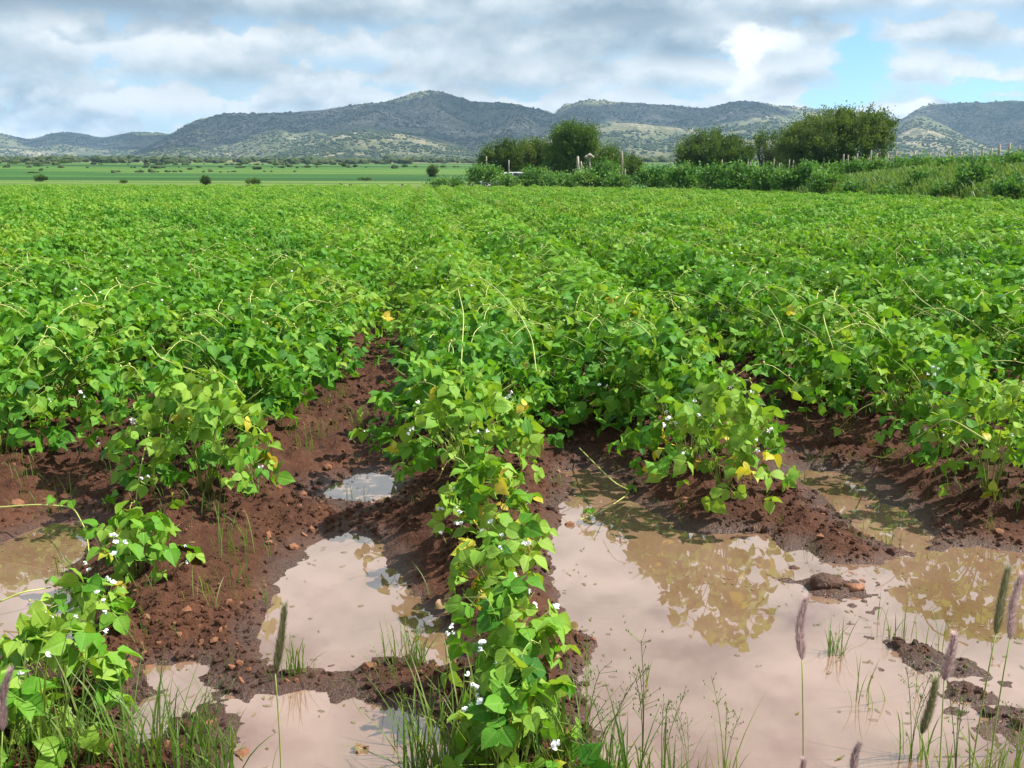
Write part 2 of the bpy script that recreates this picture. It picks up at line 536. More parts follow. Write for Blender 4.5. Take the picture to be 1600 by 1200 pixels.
def plain_material():
    m_, t = mat('far_fields')
    P = t.n('ShaderNodeNewGeometry').outputs['Position']
    mp = t.n('ShaderNodeMapping', inp={0: P, 'Rotation': (0, 0, math.radians(4)), 'Scale': (0.0030, 0.022, 0.0)})
    vor = t.n('ShaderNodeTexVoronoi', distance='MANHATTAN', inp={'Vector': mp.outputs[0], 'Scale': 1.0, 'Randomness': 0.8})
    sc = t.n('ShaderNodeSeparateColor', inp={0: vor.outputs['Color']})
    c = t.ramp(sc.outputs[0], [(0.0, (0.016, 0.055, 0.016)), (0.35, (0.045, 0.130, 0.024)), (0.65, (0.080, 0.170, 0.028)), (1.0, (0.15, 0.21, 0.045))])
    mp2 = t.n('ShaderNodeMapping', inp={0: P, 'Rotation': (0, 0, math.radians(5)), 'Scale': (0.012, 0.16, 0.0)})
    row = t.noise(mp2.outputs[0], 1.0, 5, 0.6)
    c = t.mix(t.rng(row, 0.38, 0.62, 0.0, 0.6), c, (0.020, 0.060, 0.016))
    # beyond the fields, dry scrubland
    sep = t.n('ShaderNodeSeparateXYZ', inp={0: P})
    far = t.rng(t.m('ADD', sep.outputs[1], t.m('MULTIPLY', t.noise(P, 0.006, 3), 260.0)), 620, 760)
    sc_c = t.ramp(t.noise(P, 0.02, 5, 0.65), [(0.3, (0.085, 0.105, 0.04)), (0.7, (0.17, 0.165, 0.08))])
    c = t.mix(far, c, sc_c)
    b = t.n('ShaderNodeBump', inp={'Strength': 0.8, 'Distance': 0.6, 'Height': t.noise(P, 0.9, 5, 0.7)})
    p = t.n('ShaderNodeBsdfPrincipled', inp={'Base Color': c, 'Roughness': 0.9, 'Specular IOR Level': 0.1, 'Normal': b.outputs[0]})
    finish(t, p.outputs[0])
    return m_


def hill_material():
    m_, t = mat('scrubby_hillside')
    P = t.n('ShaderNodeNewGeometry').outputs['Position']
    a = t.noise(P, 0.006, 6, 0.6)
    b_ = t.noise(P, 0.05, 5, 0.7)
    v = t.m('ADD', t.m('MULTIPLY', a, 0.6), t.m('MULTIPLY', b_, 0.4))
    c = t.ramp(t.rng(v, 0.36, 0.64), [(0.0, (0.045, 0.062, 0.028)), (0.45, (0.115, 0.125, 0.060)), (0.68, (0.185, 0.170, 0.098)), (1.0, (0.36, 0.31, 0.22))])
    vor = t.n('ShaderNodeTexVoronoi', inp={'Vector': P, 'Scale': 0.14})
    c = t.mix(t.m('MULTIPLY', t.rng(vor.outputs['Distance'], 0.35, 0.55, 1.0, 0.0), 0.75), c, (0.045, 0.058, 0.026))
    bm_ = t.n('ShaderNodeBump', inp={'Strength': 1.0, 'Distance': 5.0, 'Height': t.noise(P, 0.08, 5, 0.65)})
    p = t.n('ShaderNodeBsdfPrincipled', inp={'Base Color': c, 'Roughness': 0.95, 'Specular IOR Level': 0.05, 'Normal': bm_.outputs[0]})
    finish(t, p.outputs[0])
    return m_


M_MUD, M_WATER, M_PLAIN, M_HILL = mud_material(), water_material(), plain_material(), hill_material()
M_BANK = simple('bank_earth', [(0, (0.06, 0.085, 0.03)), (1, (0.13, 0.12, 0.06))], 1.5, 0.95, 0.5, 6)

# ------------------------------------------------------------------ field layout
ROW_T = math.tan(math.radians(5.03))          # rows run to a vanishing point a little left of centre
ROW_DIR = norm(np.array([-ROW_T, 1.0, 0]))
ROW_ANG = math.atan2(ROW_DIR[1], ROW_DIR[0])
SPACING, ROW0 = 1.12, 0.19                    # u offset of the row that runs down the middle of the picture


def uv_of(x, y):
    return x + ROW_T * y, y


def xy_of(u, v):
    return u - ROW_T * v, v


EDGE_PX = [(-1400, 291), (-200, 292.5), (400, 293), (700, 293), (850, 295), (1000, 297.5), (1200, 303), (1400, 310.5), (1600, 320), (1800, 334), (2300, 380)]
EDGE = np.array([unproj(a, b, 0.45)[:2] for a, b in EDGE_PX])


def beyond_edge(x, y):
    """metres past the far edge of the crop (negative inside the field)"""
    x, y = np.asarray(x, float), np.asarray(y, float)
    az = np.arctan2(x, np.maximum(y, 0.01))
    ea = np.arctan2(EDGE[:, 0], EDGE[:, 1])
    er = np.hypot(EDGE[:, 0], EDGE[:, 1])
    return np.hypot(x, y) - np.interp(az, ea, er)


WATER_PX = [
    # left puddle
    [(-260, 905), (-90, 862), (0, 850), (40, 832), (78, 817), (132, 818), (150, 838), (132, 868), (105, 900), (110, 925), (150, 935), (140, 985), (110, 1010), (60, 1024), (0, 1026), (-120, 1030), (-320, 1040)],
    [(-330, 1062), (-100, 1056), (20, 1052), (60, 1058), (50, 1085), (-20, 1105), (-200, 1110), (-360, 1110)],
    # small sheet between the rows, lower left
    [(215, 1040), (270, 1030), (330, 1038), (318, 1062), (345, 1078), (395, 1098), (385, 1120), (330, 1108), (275, 1128), (268, 1156), (215, 1166), (188, 1140), (215, 1108), (232, 1075)],
    # middle puddle
    [(402, 995), (425, 940), (432, 908), (455, 880), (480, 856), (505, 843), (545, 832), (580, 838), (602, 850), (614, 878), (640, 905), (662, 938), (690, 968), (705, 1000), (722, 1030), (690, 1044), (640, 1028), (600, 1034), (552, 1049), (480, 1052), (420, 1047), (396, 1030)],
    # lower middle puddle
    [(372, 1130), (400, 1086), (480, 1076), (560, 1085), (606, 1098), (650, 1104), (690, 1140), (716, 1200), (730, 1300), (360, 1300), (352, 1200)],
    # little pool in the furrow
    [(498, 776), (528, 752), (556, 739), (598, 738), (632, 752), (616, 786), (566, 789), (522, 783)],
    # wide puddle on the right
    [(878, 738), (920, 730), (962, 741), (978, 756), (982, 776), (1010, 790), (1046, 806), (1050, 830), (1100, 831), (1160, 832), (1200, 836), (1228, 858), (1262, 852), (1292, 876), (1340, 881), (1405, 870), (1412, 862), (1368, 845), (1322, 820), (1288, 790), (1258, 760), (1226, 742), (1262, 732), (1318, 735), (1346, 750), (1382, 780), (1424, 800), (1452, 826), (1468, 856), (1540, 856), (1600, 862), (1720, 868), (2000, 880), (2600, 1500), (960, 1500), (940, 1200), (915, 1120), (900, 1060), (925, 1004), (884, 985), (862, 905), (852, 860), (872, 815), (866, 790), (900, 768)],
]
ISLAND_PX = [
    [(1390, 1008), (1440, 1004), (1490, 1024), (1512, 1050), (1470, 1058), (1420, 1032)],
    [(1482, 1072), (1520, 1064), (1544, 1088), (1512, 1104), (1478, 1094)],
    [(1548, 1118), (1600, 1112), (1660, 1130), (1640, 1165), (1576, 1150)],
    [(1262, 912), (1300, 906), (1352, 916), (1346, 930), (1290, 926)],
]


def poly_sd(poly, x, y):
    """signed distance, positive inside"""
    best = np.full(x.shape, 1e9)
    inside = np.zeros(x.shape, bool)
    n = len(poly)
    for i in range(n):
        ax, ay = poly[i]
        bx, by = poly[(i + 1) % n]
        dx, dy = bx - ax, by - ay
        tt = np.clip(((x - ax) * dx + (y - ay) * dy) / (dx * dx + dy * dy + 1e-12), 0, 1)
        best = np.minimum(best, (x - ax - tt * dx) ** 2 + (y - ay - tt * dy) ** 2)
        cross = (ay > y) != (by > y)
        xi = ax + (y - ay) / (by - ay if by != ay else 1e-9) * dx
        inside ^= cross & (x < xi)
    d = np.sqrt(best)
    return np.where(inside, d, -d)


WPOLY = [[tuple(unproj(a, b)[:2]) for a, b in p] for p in WATER_PX]
IPOLY = [[tuple(unproj(a, b)[:2]) for a, b in p] for p in ISLAND_PX]


def water_sd(x, y):
    sd = np.full(x.shape, -2.0)
    near = (y < 6.5) & (y > -4) & (np.abs(x) < 12)
    xs, ys = x[near], y[near]
    s = np.full(xs.shape, -2.0)
    for p in WPOLY:
        s = np.maximum(s, poly_sd(p, xs, ys))
    for p in IPOLY:
        s = np.minimum(s, -poly_sd(p, xs, ys) * 0.45)
    sd[near] = s
    return sd


def ground_h(x, y):
    x, y = np.atleast_1d(np.asarray(x, float)), np.atleast_1d(np.asarray(y, float))
    s = water_sd(x, y)
    s = s + 0.022 * fbm(x * 5, y * 5, 3, 3) + 0.016 * fbm(x * 22, y * 22, 9, 2)
    s = s + np.where(x + ROW_T * y > ROW0 + 0.15, 0.035, 0.0) * fbm(x * 11, y * 11, 14, 3)
    h = np.where(s > 0, -0.10 * np.tanh(s * 1.9), 0.080 * np.tanh(-s * 3.6) + 0.006)
    land = np.clip(-s * 5, 0, 1)
    u, v = uv_of(x, y)
    rid = np.cos(2 * math.pi * (u - ROW0) / SPACING)
    h = h + land * 0.030 * rid + land * 0.02 * fbm(x * 1.5, y * 1.5, 21, 3)
    clod = fbm(x * 13, y * 13, 31, 4, 0.6)
    h = h + (0.2 + 0.8 * land) * (0.042 * np.maximum(clod, -0.22) + 0.024 * np.maximum(fbm(x * 30, y * 30, 61, 2), -0.05)) * np.where(y < 9, 1, 0.5)
    # the clods pushed up from the water's edge
    h = h + np.where((s > -0.12) & (s < 0.05), 0.012 * np.maximum(fbm(x * 24, y * 24, 44, 3), 0), 0)
    return h


def build_ground():
    us = np.concatenate([np.linspace(-70, -8, 26)[:-1], np.linspace(-8, -3.2, 90)[:-1], np.linspace(-3.2, 4.2, 480)[:-1], np.linspace(4.2, 9, 80)[:-1], np.linspace(9, 70, 26)])
    vs = [-8, -4, -1, 0.2, 1.0]
    y, st = 1.3, 0.012
    while y < 10:
        vs.append(y)
        y += st
        st = max(0.012, 0.0022 * y * y * 0.55 + 0.006)
    while y < 72:
        vs.append(y)
        y += st
        st = min(st * 1.06, 2.0)
    vs.append(74)
    vs = np.array(vs)
    U, Vv = np.meshgrid(us, vs)
    Xg, Yg = xy_of(U, Vv)
    H = ground_h(Xg.ravel(), Yg.ravel())
    V = np.stack([Xg.ravel(), Yg.ravel(), H], 1)
    nu, nv = len(us), len(vs)
    i = np.arange(nv - 1)[:, None] * nu + np.arange(nu - 1)[None, :]
    F = np.stack([i, i + 1, i + nu + 1, i + nu], -1).reshape(-1, 4)
    o = link('ground', mesh('ground', V, F, M_MUD))
    tag(o, 'wet reddish brown mud of the field with ridges and clods', 'ground', kind='structure')


build_ground()


def build_water():
    # three sheets parted under the ridges of the two rows that reach the front
    uA, uB = ROW0 - SPACING - 0.02, ROW0 + 0.0
    for (a, b, lab) in ((-6.5, uA, 'pinkish brown puddle at the left edge of the mud'),
                        (uA + 0.004, uB, 'cloudy puddle between the two foreground bean rows'),
                        (uB + 0.004, 9.0, 'wide pale brown puddle spreading over the right foreground')):
        ys = np.linspace(0.6, 5.6, 40)
        xs = np.linspace(a, b, 24)
        U, Vv = np.meshgrid(xs, ys)
        Xg, Yg = xy_of(U, Vv)
        V = np.stack([Xg.ravel(), Yg.ravel(), np.zeros(Xg.size)], 1)
        i = np.arange(len(ys) - 1)[:, None] * len(xs) + np.arange(len(xs) - 1)[None, :]
        F = np.stack([i, i + 1, i + len(xs) + 1, i + len(xs)], -1).reshape(-1, 4)
        o = link('puddle_water', mesh('puddle_water', V, F, M_WATER))
        tag(o, lab, 'puddle', kind='structure')


build_water()


# ------------------------------------------------------------------ plain and hills
def base_z(r):
    return np.where(r < 100, -0.12, -0.12 + 0.0155 * (r - 100))


def build_plain():
    az = np.radians(np.linspace(-75, 75, 151))
    rs = np.concatenate([np.linspace(40, 110, 12)[:-1], np.geomspace(110, 4300, 60)])
    A, R = np.meshgrid(az, rs)
    X, Y = R * np.sin(A), R * np.cos(A)
    Z = base_z(R) + np.where(R > 110, 0.002 * (R - 110) * fbm(X / 160, Y / 160, 5, 3), 0) - np.where(R > 1500, 0.02 * (R - 1500), 0)
    Z = np.where(R < 72, -0.2, Z)
    V = np.stack([X.ravel(), Y.ravel(), Z.ravel()], 1)
    n = len(az)
    i = np.arange(len(rs) - 1)[:, None] * n + np.arange(n - 1)[None, :]
    F = np.stack([i, i + n, i + n + 1, i + 1], -1).reshape(-1, 4)[:, ::-1]
    o = link('plain', mesh('plain', V, F, M_PLAIN))
    tag(o, 'flat green farmland rising gently to the foot of the hills', 'fields', kind='structure')


build_plain()

RIDGES = [
    # name, label, distance, front width, back width, skyline
    ('far_hills', 'low blue hills at the far left of the skyline', 3300, 900, 700,
     [(-700, 205), (-300, 212), (-100, 204), (0, 210), (50, 218), (90, 207), (130, 208), (155, 217), (182, 213), (205, 206), (265, 210), (300, 222), (350, 250)]),
    ('main_hill', 'long dark hill with a pale summit left of centre', 2500, 900, 700,
     [(170, 254), (230, 233), (265, 213), (300, 193), (345, 180), (400, 178), (440, 177), (500, 173), (550, 166), (600, 159), (640, 147), (680, 141), (702, 147), (735, 159), (800, 161), (860, 176), (900, 205), (960, 240), (1010, 256)]),
    ('foothill', 'pale green foothill below the long dark hill', 1750, 450, 400,
     [(390, 254), (450, 230), (520, 209), (570, 204), (620, 205), (680, 217), (740, 233), (800, 246), (860, 254)]),
    ('middle_hill', 'scrubby hill with two low peaks behind the trees', 2700, 900, 700,
     [(790, 256), (850, 193), (880, 169), (920, 154), (960, 159), (1020, 162), (1080, 167), (1108, 169), (1155, 157), (1200, 164), (1240, 168), (1340, 173), (1400, 188), (1450, 215), (1510, 252)]),
    ('lower_hill', 'pale speckled hillside right behind the big trees', 1900, 650, 450,
     [(740, 253), (850, 212), (920, 196), (980, 192), (1060, 200), (1110, 203), (1180, 193), (1300, 190), (1380, 205), (1440, 235), (1500, 254)]),
    ('right_hill', 'dark flat topped hill at the right edge', 2900, 800, 700,
     [(1310, 258), (1380, 208), (1415, 184), (1450, 166), (1500, 161), (1600, 159), (1700, 156), (1900, 166), (2150, 200), (2300, 240)]),
    ('right_spur', 'sunlit spur running down from the dark right hill', 2200, 600, 450,
     [(1340, 256), (1385, 207), (1415, 190), (1440, 184), (1480, 201), (1540, 226), (1600, 241), (1690, 253)]),
]
HILL_TRIS = []


def build_hills():
    for (nm, lab, D, Wf, Wb, sky) in RIDGES:
        pxs = np.array([p[0] for p in sky], float)
        dirs = np.array([px_dir(*p) for p in sky])
        azs = np.arctan2(dirs[:, 0], dirs[:, 1])
        tan_e = dirs[:, 2] / np.hypot(dirs[:, 0], dirs[:, 1])
        na = max(60, int((azs[-1] - azs[0]) / math.radians(0.17)))
        A1 = np.linspace(azs[0], azs[-1], na)
        te = np.interp(A1, azs, tan_e)
        # soften corners of the traced skyline, then roughen it
        k = np.array([1, 2, 3, 2, 1.]) / 9
        te = np.convolve(np.pad(te, 2, mode='edge'), k, 'valid')
        seed = int(D) % 97 + len(nm)
        T = np.concatenate([-np.linspace(1, 0, 46) ** 1.25, np.linspace(0, 1, 16)[1:]])
        A, TT = np.meshgrid(A1, T)
        spur = 1 + 0.55 * fbm(A * D / 330, np.zeros_like(A), seed, 3)
        Rr = D + np.where(TT < 0, TT * Wf * spur, TT * Wb)
        X, Y = Rr * np.sin(A), Rr * np.cos(A)
        crest = D * np.tile(te, (len(T), 1)) + CAM_H
        b0 = base_z(np.full_like(Rr, D)) - 3
        H = np.maximum(crest - b0, 0)
        s = np.where(TT < 0, (1 - np.abs(TT)) ** 1.25, (1 - TT ** 2))
        gul = fbm(A * D / 120 + 0.6 * TT, TT * 2.2, seed + 5, 4, 0.55)
        mid = np.abs(TT) * (1 - np.abs(TT)) * 4
        Z = b0 * (1 - 0) + H * s * (1 + 0.5 * gul * mid) + 4 * fbm(X / 45, Y / 45, seed + 8, 3) * np.minimum(H / 30, 1)
        Z = np.where(TT < 0, Z + (base_z(Rr) - base_z(np.full_like(Rr, D))) * np.abs(TT), Z)
        V = np.stack([X.ravel(), Y.ravel(), Z.ravel()], 1)
        n = len(A1)
        i = np.arange(len(T) - 1)[:, None] * n + np.arange(n - 1)[None, :]
        F = np.stack([i, i + 1, i + n + 1, i + n], -1).reshape(-1, 4)
        o = link(nm, mesh(nm, V, F, M_HILL))
        tag(o, lab, 'hill', kind='structure')
        HILL_TRIS.append((V, F, len(T), n))


build_hills()


def gn_scatter(name, pts, rot, scl, idx, protos, label, cat):
    """one stuff object that instances prototype meshes on a cloud of points"""
    n = len(pts)
    me = bpy.data.meshes.new(name)
    me.vertices.add(n)
    me.vertices.foreach_set('co', np.asarray(pts, np.float32).ravel())
    for nm, ty, key, arr in (('rot', 'FLOAT_VECTOR', 'vector', rot), ('scl', 'FLOAT_VECTOR', 'vector', scl), ('pick', 'INT', 'value', idx)):
        a = me.attributes.new(nm, ty, 'POINT')
        a.data.foreach_set(key, np.asarray(arr, np.int32 if ty == 'INT' else np.float32).ravel())
    c = bpy.data.collections.new(name + '_kinds')
    for p in protos:
        c.objects.link(p)
    o = link(name, me)
    o.color = (0.5, 0.5, 0.5, 1)
    g = bpy.data.node_groups.new(name, 'GeometryNodeTree')
    g.interface.new_socket('Geometry', in_out='INPUT', socket_type='NodeSocketGeometry')
    g.interface.new_socket('Geometry', in_out='OUTPUT', socket_type='NodeSocketGeometry')
    N, L = g.nodes, g.links
    gi, go = N.new('NodeGroupInput'), N.new('NodeGroupOutput')
    ci = N.new('GeometryNodeCollectionInfo')
    ci.inputs['Collection'].default_value = c
    ci.inputs['Separate Children'].default_value = True
    ci.inputs['Reset Children'].default_value = True
    ip = N.new('GeometryNodeInstanceOnPoints')
    ip.inputs['Pick Instance'].default_value = True

    def attr(nm, ty):
        a = N.new('GeometryNodeInputNamedAttribute')
        a.data_type = ty
        a.inputs['Name'].default_value = nm
        return a.outputs[0]
    L.new(gi.outputs[0], ip.inputs['Points'])
    L.new(ci.outputs[0], ip.inputs['Instance'])
    L.new(attr('pick', 'INT'), ip.inputs['Instance Index'])
    e2r = N.new('FunctionNodeEulerToRotation')
    L.new(attr('rot', 'FLOAT_VECTOR'), e2r.inputs[0])
    L.new(e2r.outputs[0], ip.inputs['Rotation'])
    L.new(attr('scl', 'FLOAT_VECTOR'), ip.inputs['Scale'])
    L.new(ip.outputs[0], go.inputs[0])
    md = o.modifiers.new('scatter', 'NODES')
    md.node_group = g
    tag(o, label, cat, kind='stuff')
    return o


def proto_obj(name, me, tint=0.5):
    o = bpy.data.objects.new(name, me)
    o.color = (tint, tint, tint, 1)
    return o


def ico(sub, seed, rough=0.3, squash=1.0):
    import bmesh
    bm = bmesh.new()
    bmesh.ops.create_icosphere(bm, subdivisions=sub, radius=1.0)
    V = np.array([v.co[:] for v in bm.verts])
    F = np.array([[v.index for v in f.verts] for f in bm.faces])
    bm.free()
    r = np.random.default_rng(seed)
    k = 1 + rough * (fbm(V[:, 0] * 1.7 + seed, V[:, 1] * 1.7 + V[:, 2] * 2.3, seed, 3) * 1.6 + r.uniform(-0.25, 0.25, len(V)))
    V = V * k[:, None]
    V[:, 2] *= squash
    return V, F


def shrub_proto(seed):
    mb = MB()
    r = np.random.default_rng(seed)
    for k in range(3):
        V, F = ico(1, seed * 7 + k, 0.5, 0.85)
        V = V * r.uniform(0.45, 0.8) + np.array([r.uniform(-.5, .5), r.uniform(-.5, .5), r.uniform(0.15, 0.55)])
        mb.add(V, F, None, r.uniform(0.2, 0.8))
    return mb.build('scrub_shrub', M_SCRUB, smooth=False)


def build_scrub():
    protos = [proto_obj('scrub_shrub_kind_%s' % 'abcd'[k], shrub_proto(k + 3)) for k in range(4)]
    P = []
    r = np.random.default_rng(5)
    for (V, F, nt, na) in HILL_TRIS:
        G = V.reshape(nt, na, 3)
        nfront = 48
        dA = 0.17 * math.pi / 180
        area = na * dA * np.linalg.norm(G[nfront // 2, na // 2, :2]) * 900
        n = int(area / 55)
        ti = r.uniform(0, nfront - 1.01, n)
        ai = r.uniform(0, na - 1.01, n)
        i0, j0 = ti.astype(int), ai.astype(int)
        fi, fj = (ti - i0)[:, None], (ai - j0)[:, None]
        p = (G[i0, j0] * (1 - fi) + G[i0 + 1, j0] * fi) * (1 - fj) + (G[i0, j0 + 1] * (1 - fi) + G[i0 + 1, j0 + 1] * fi) * fj
        keep = r.uniform(-0.6, 0.6, n) < fbm(p[:, 0] / 70, p[:, 1] / 70, 77, 4) * 1.8 - 0.02
        P.append(p[keep])
    # the scrubland at the foot of the hills
    n = 9000
    a = np.radians(r.uniform(-36, 40, n))
    R = np.sqrt(r.uniform(700 ** 2, 1500 ** 2, n))
    x, y = R * np.sin(a), R * np.cos(a)
    z = base_z(R) + 0.002 * (R - 110) * fbm(x / 160, y / 160, 5, 3)
    p = np.stack([x, y, z - 0.3], 1)
    keep = r.uniform(-0.5, 0.6, n) < fbm(x / 60, y / 60, 78, 3) * 1.6 + 0.0
    P.append(p[keep])
    nwild = sum(len(q) for q in P)
    # ragged hedge lines and weedy strips between the far fields
    S2 = []
    for (R0, dR, n, a0, a1, s0, s1) in ((650, 40, 1100, -34, 30, 1.2, 3.4), (470, 8, 120, -34, -8, 0.5, 1.4), (330, 5, 110, -32, 2, 0.3, 0.9), (235, 4, 60, -31, -12, 0.25, 0.6),
                                        (112, 4, 260, -31, -1, 0.10, 0.28), (400, 70, 30, -32, 4, 0.5, 1.4)):
        a = np.radians(r.uniform(a0, a1, n))
        R = R0 + r.normal(0, dR, n) + 0.12 * R0 * np.sin(a * 2.5)
        x, y = R * np.sin(a), R * np.cos(a)
        z = base_z(R) + np.where(R > 110, 0.002 * (R - 110) * fbm(x / 160, y / 160, 5, 3), 0)
        keep = r.uniform(-0.5, 0.5, n) < fbm(x / (0.06 * R0), y / (0.06 * R0), 79, 3) * 1.6 + 0.05
        P.append(np.stack([x, y, z - 0.05], 1)[keep])
        S2.append(r.uniform(s0, s1, n)[keep])
    P = np.concatenate(P)
    n = len(P)
    s = r.uniform(1.2, 2.7, n) * np.where(r.random(n) < 0.10, 1.7, 1.0)
    s[nwild:] = np.concatenate(S2)
    rot = np.stack([np.zeros(n), np.zeros(n), r.uniform(0, 6.28, n)], 1)
    scl = np.stack([s * r.uniform(0.9, 1.4, n), s * r.uniform(0.9, 1.4, n), s * r.uniform(0.7, 1.1, n)], 1)
    gn_scatter('hillside_scrub', P, rot, scl, r.integers(0, 4, n), protos, 'grey green scrub dotted over the distant hills and along far field edges', 'scrub')


build_scrub()


# ------------------------------------------------------------------ unseen clouds outside the view, shaped to throw shadows on the hills
def build_shade_clouds():
    from mathutils.bvhtree import BVHTree
    V0, F0, off = [], [], 0
    for (V, F, nt, na) in HILL_TRIS:
        V0.append(V)
        F0.append(F + off)
        off += len(V)
    az = np.radians(np.linspace(-60, 60, 61))
    rs = np.geomspace(75, 2500, 40)
    A, R = np.meshgrid(az, rs)
    Vp = np.stack([(R * np.sin(A)).ravel(), (R * np.cos(A)).ravel(), base_z(R).ravel()], 1)
    i = np.arange(39)[:, None] * 61 + np.arange(60)[None, :]
    V0.append(Vp)
    F0.append(np.stack([i, i + 61, i + 62, i + 1], -1).reshape(-1, 4) + off)
    bvh = BVHTree.FromPolygons(np.concatenate(V0).tolist(), np.concatenate(F0).tolist())
    shade = [
        ('unseen cloud shading the long dark hill', 2300, 70, [[(330, 184), (430, 180), (540, 172), (620, 168), (680, 160), (735, 163), (800, 166), (860, 180), (880, 186), (820, 208), (770, 232), (700, 222), (640, 205), (560, 198), (480, 202), (420, 206), (360, 198)]]),
        ('unseen cloud shading the middle hill', 2300, 70, [[(860, 185), (900, 176), (960, 172), (1030, 166), (1090, 170), (1155, 160), (1210, 166), (1190, 176), (1120, 188), (1060, 196), (990, 188), (930, 190), (870, 202)]]),
        ('unseen cloud shading the right hill', 2300, 70, [[(1430, 178), (1460, 168), (1520, 163), (1620, 161), (1700, 165), (1700, 236), (1600, 232), (1540, 212), (1480, 188), (1450, 181)]]),
        ('unseen cloud shading the far left hills', 2300, 70, [[(60, 212), (140, 212), (260, 214), (300, 226), (250, 236), (180, 230), (90, 226)]]),
    ]
    r = np.random.default_rng(3)
    for (lab, alt, rad, polys) in shade:
        mb = MB()
        for poly in polys:
            P = np.array(poly, float)
            x0, y0 = P.min(0)
            x1, y1 = P.max(0)
            hits = []
            for gx in np.arange(x0, x1, 9.0):
                for gy in np.arange(y0, y1, 3.0):
                    if poly_sd([tuple(q) for q in poly], np.array([gx]), np.array([gy]))[0] < 0:
                        continue
                    h = bvh.ray_cast(Vector((0, 0, CAM_H)), Vector(px_dir(gx, gy)))
                    if h[0] is not None:
                        q = np.array(h[0])
                        hits.append(q + SUN_DIR * (alt - q[2]) / SUN_DIR[2])
            hits = np.array(hits)
            if not len(hits):
                continue
            # thin out onto a grid so that the puffs are evenly spread
            cell = np.unique(np.round(hits[:, :2] / (rad * 0.9)).astype(int), axis=0, return_index=True)[1]
            for q in hits[cell]:
                V, F = ico(2, int(r.integers(1, 9999)), 0.22, 0.5)
                V = V * rad * r.uniform(0.75, 1.1) + q + np.array([r.uniform(-.2, .2) * rad, r.uniform(-.2, .2) * rad, r.uniform(-.25, .35) * rad])
                mb.add(V, F)
        o = link('cloud', mb.build('cloud', M_CLOUD))
        tag(o, 'white ' + lab, 'cloud', kind='structure')


build_shade_clouds()


def build_haze():
    import bmesh
    bm = bmesh.new()
    bmesh.ops.create_cube(bm, size=1.0)
    me = bpy.data.meshes.new('haze')
    bm.to_mesh(me)
    bm.free()
    m_, t = mat('thin_air_haze')
    v = t.n('ShaderNodeVolumePrincipled', inp={'Color': (0.44, 0.69, 1.0), 'Density': 0.00012, 'Anisotropy': 0.1})
    out = t.n('ShaderNodeOutputMaterial')
    t.t.links.new(v.outputs[0], out.inputs['Volume'])
    me.materials.append(m_)
    o = link('haze', me)
    o.scale = (11000, 5200, 330)
    o.location = (0, 2300, 330 / 2 - 90)
    tag(o, 'thin blue haze in the air towards the hills', 'haze', kind='stuff')


build_haze()


# ------------------------------------------------------------------ foliage builders
def leaf_cards(r, centers, dirs, size, ntint, aspect=0.5, spread=0.5, up=0.3, four=True):
    """small folded leaves (two or four triangles) at CENTERS pointing roughly along DIRS"""
    n = len(centers)
    d = norm(dirs + r.normal(0, spread, (n, 3)))
    nn = norm(np.cross(d, r.normal(0, 1, (n, 3))) + np.array([0, 0, up]))
    s = norm(np.cross(nn, d))
    L = (size * r.uniform(0.7, 1.35, n))[:, None]
    W = L * aspect
    b = centers - d * L * 0.5
    tip = centers + d * L * 0.5 - nn * L * 0.12
    lft = centers - s * W * 0.5 + nn * L * 0.06
    rgt = centers + s * W * 0.5 + nn * L * 0.06
    V = np.stack([b, lft, tip, rgt], 1).reshape(-1, 3)
    i = np.arange(n)[:, None] * 4
    F = np.concatenate([i + np.array([[0, 2, 1]]), i + np.array([[0, 3, 2]])], 0)
    return V, F, np.repeat(ntint, 4)


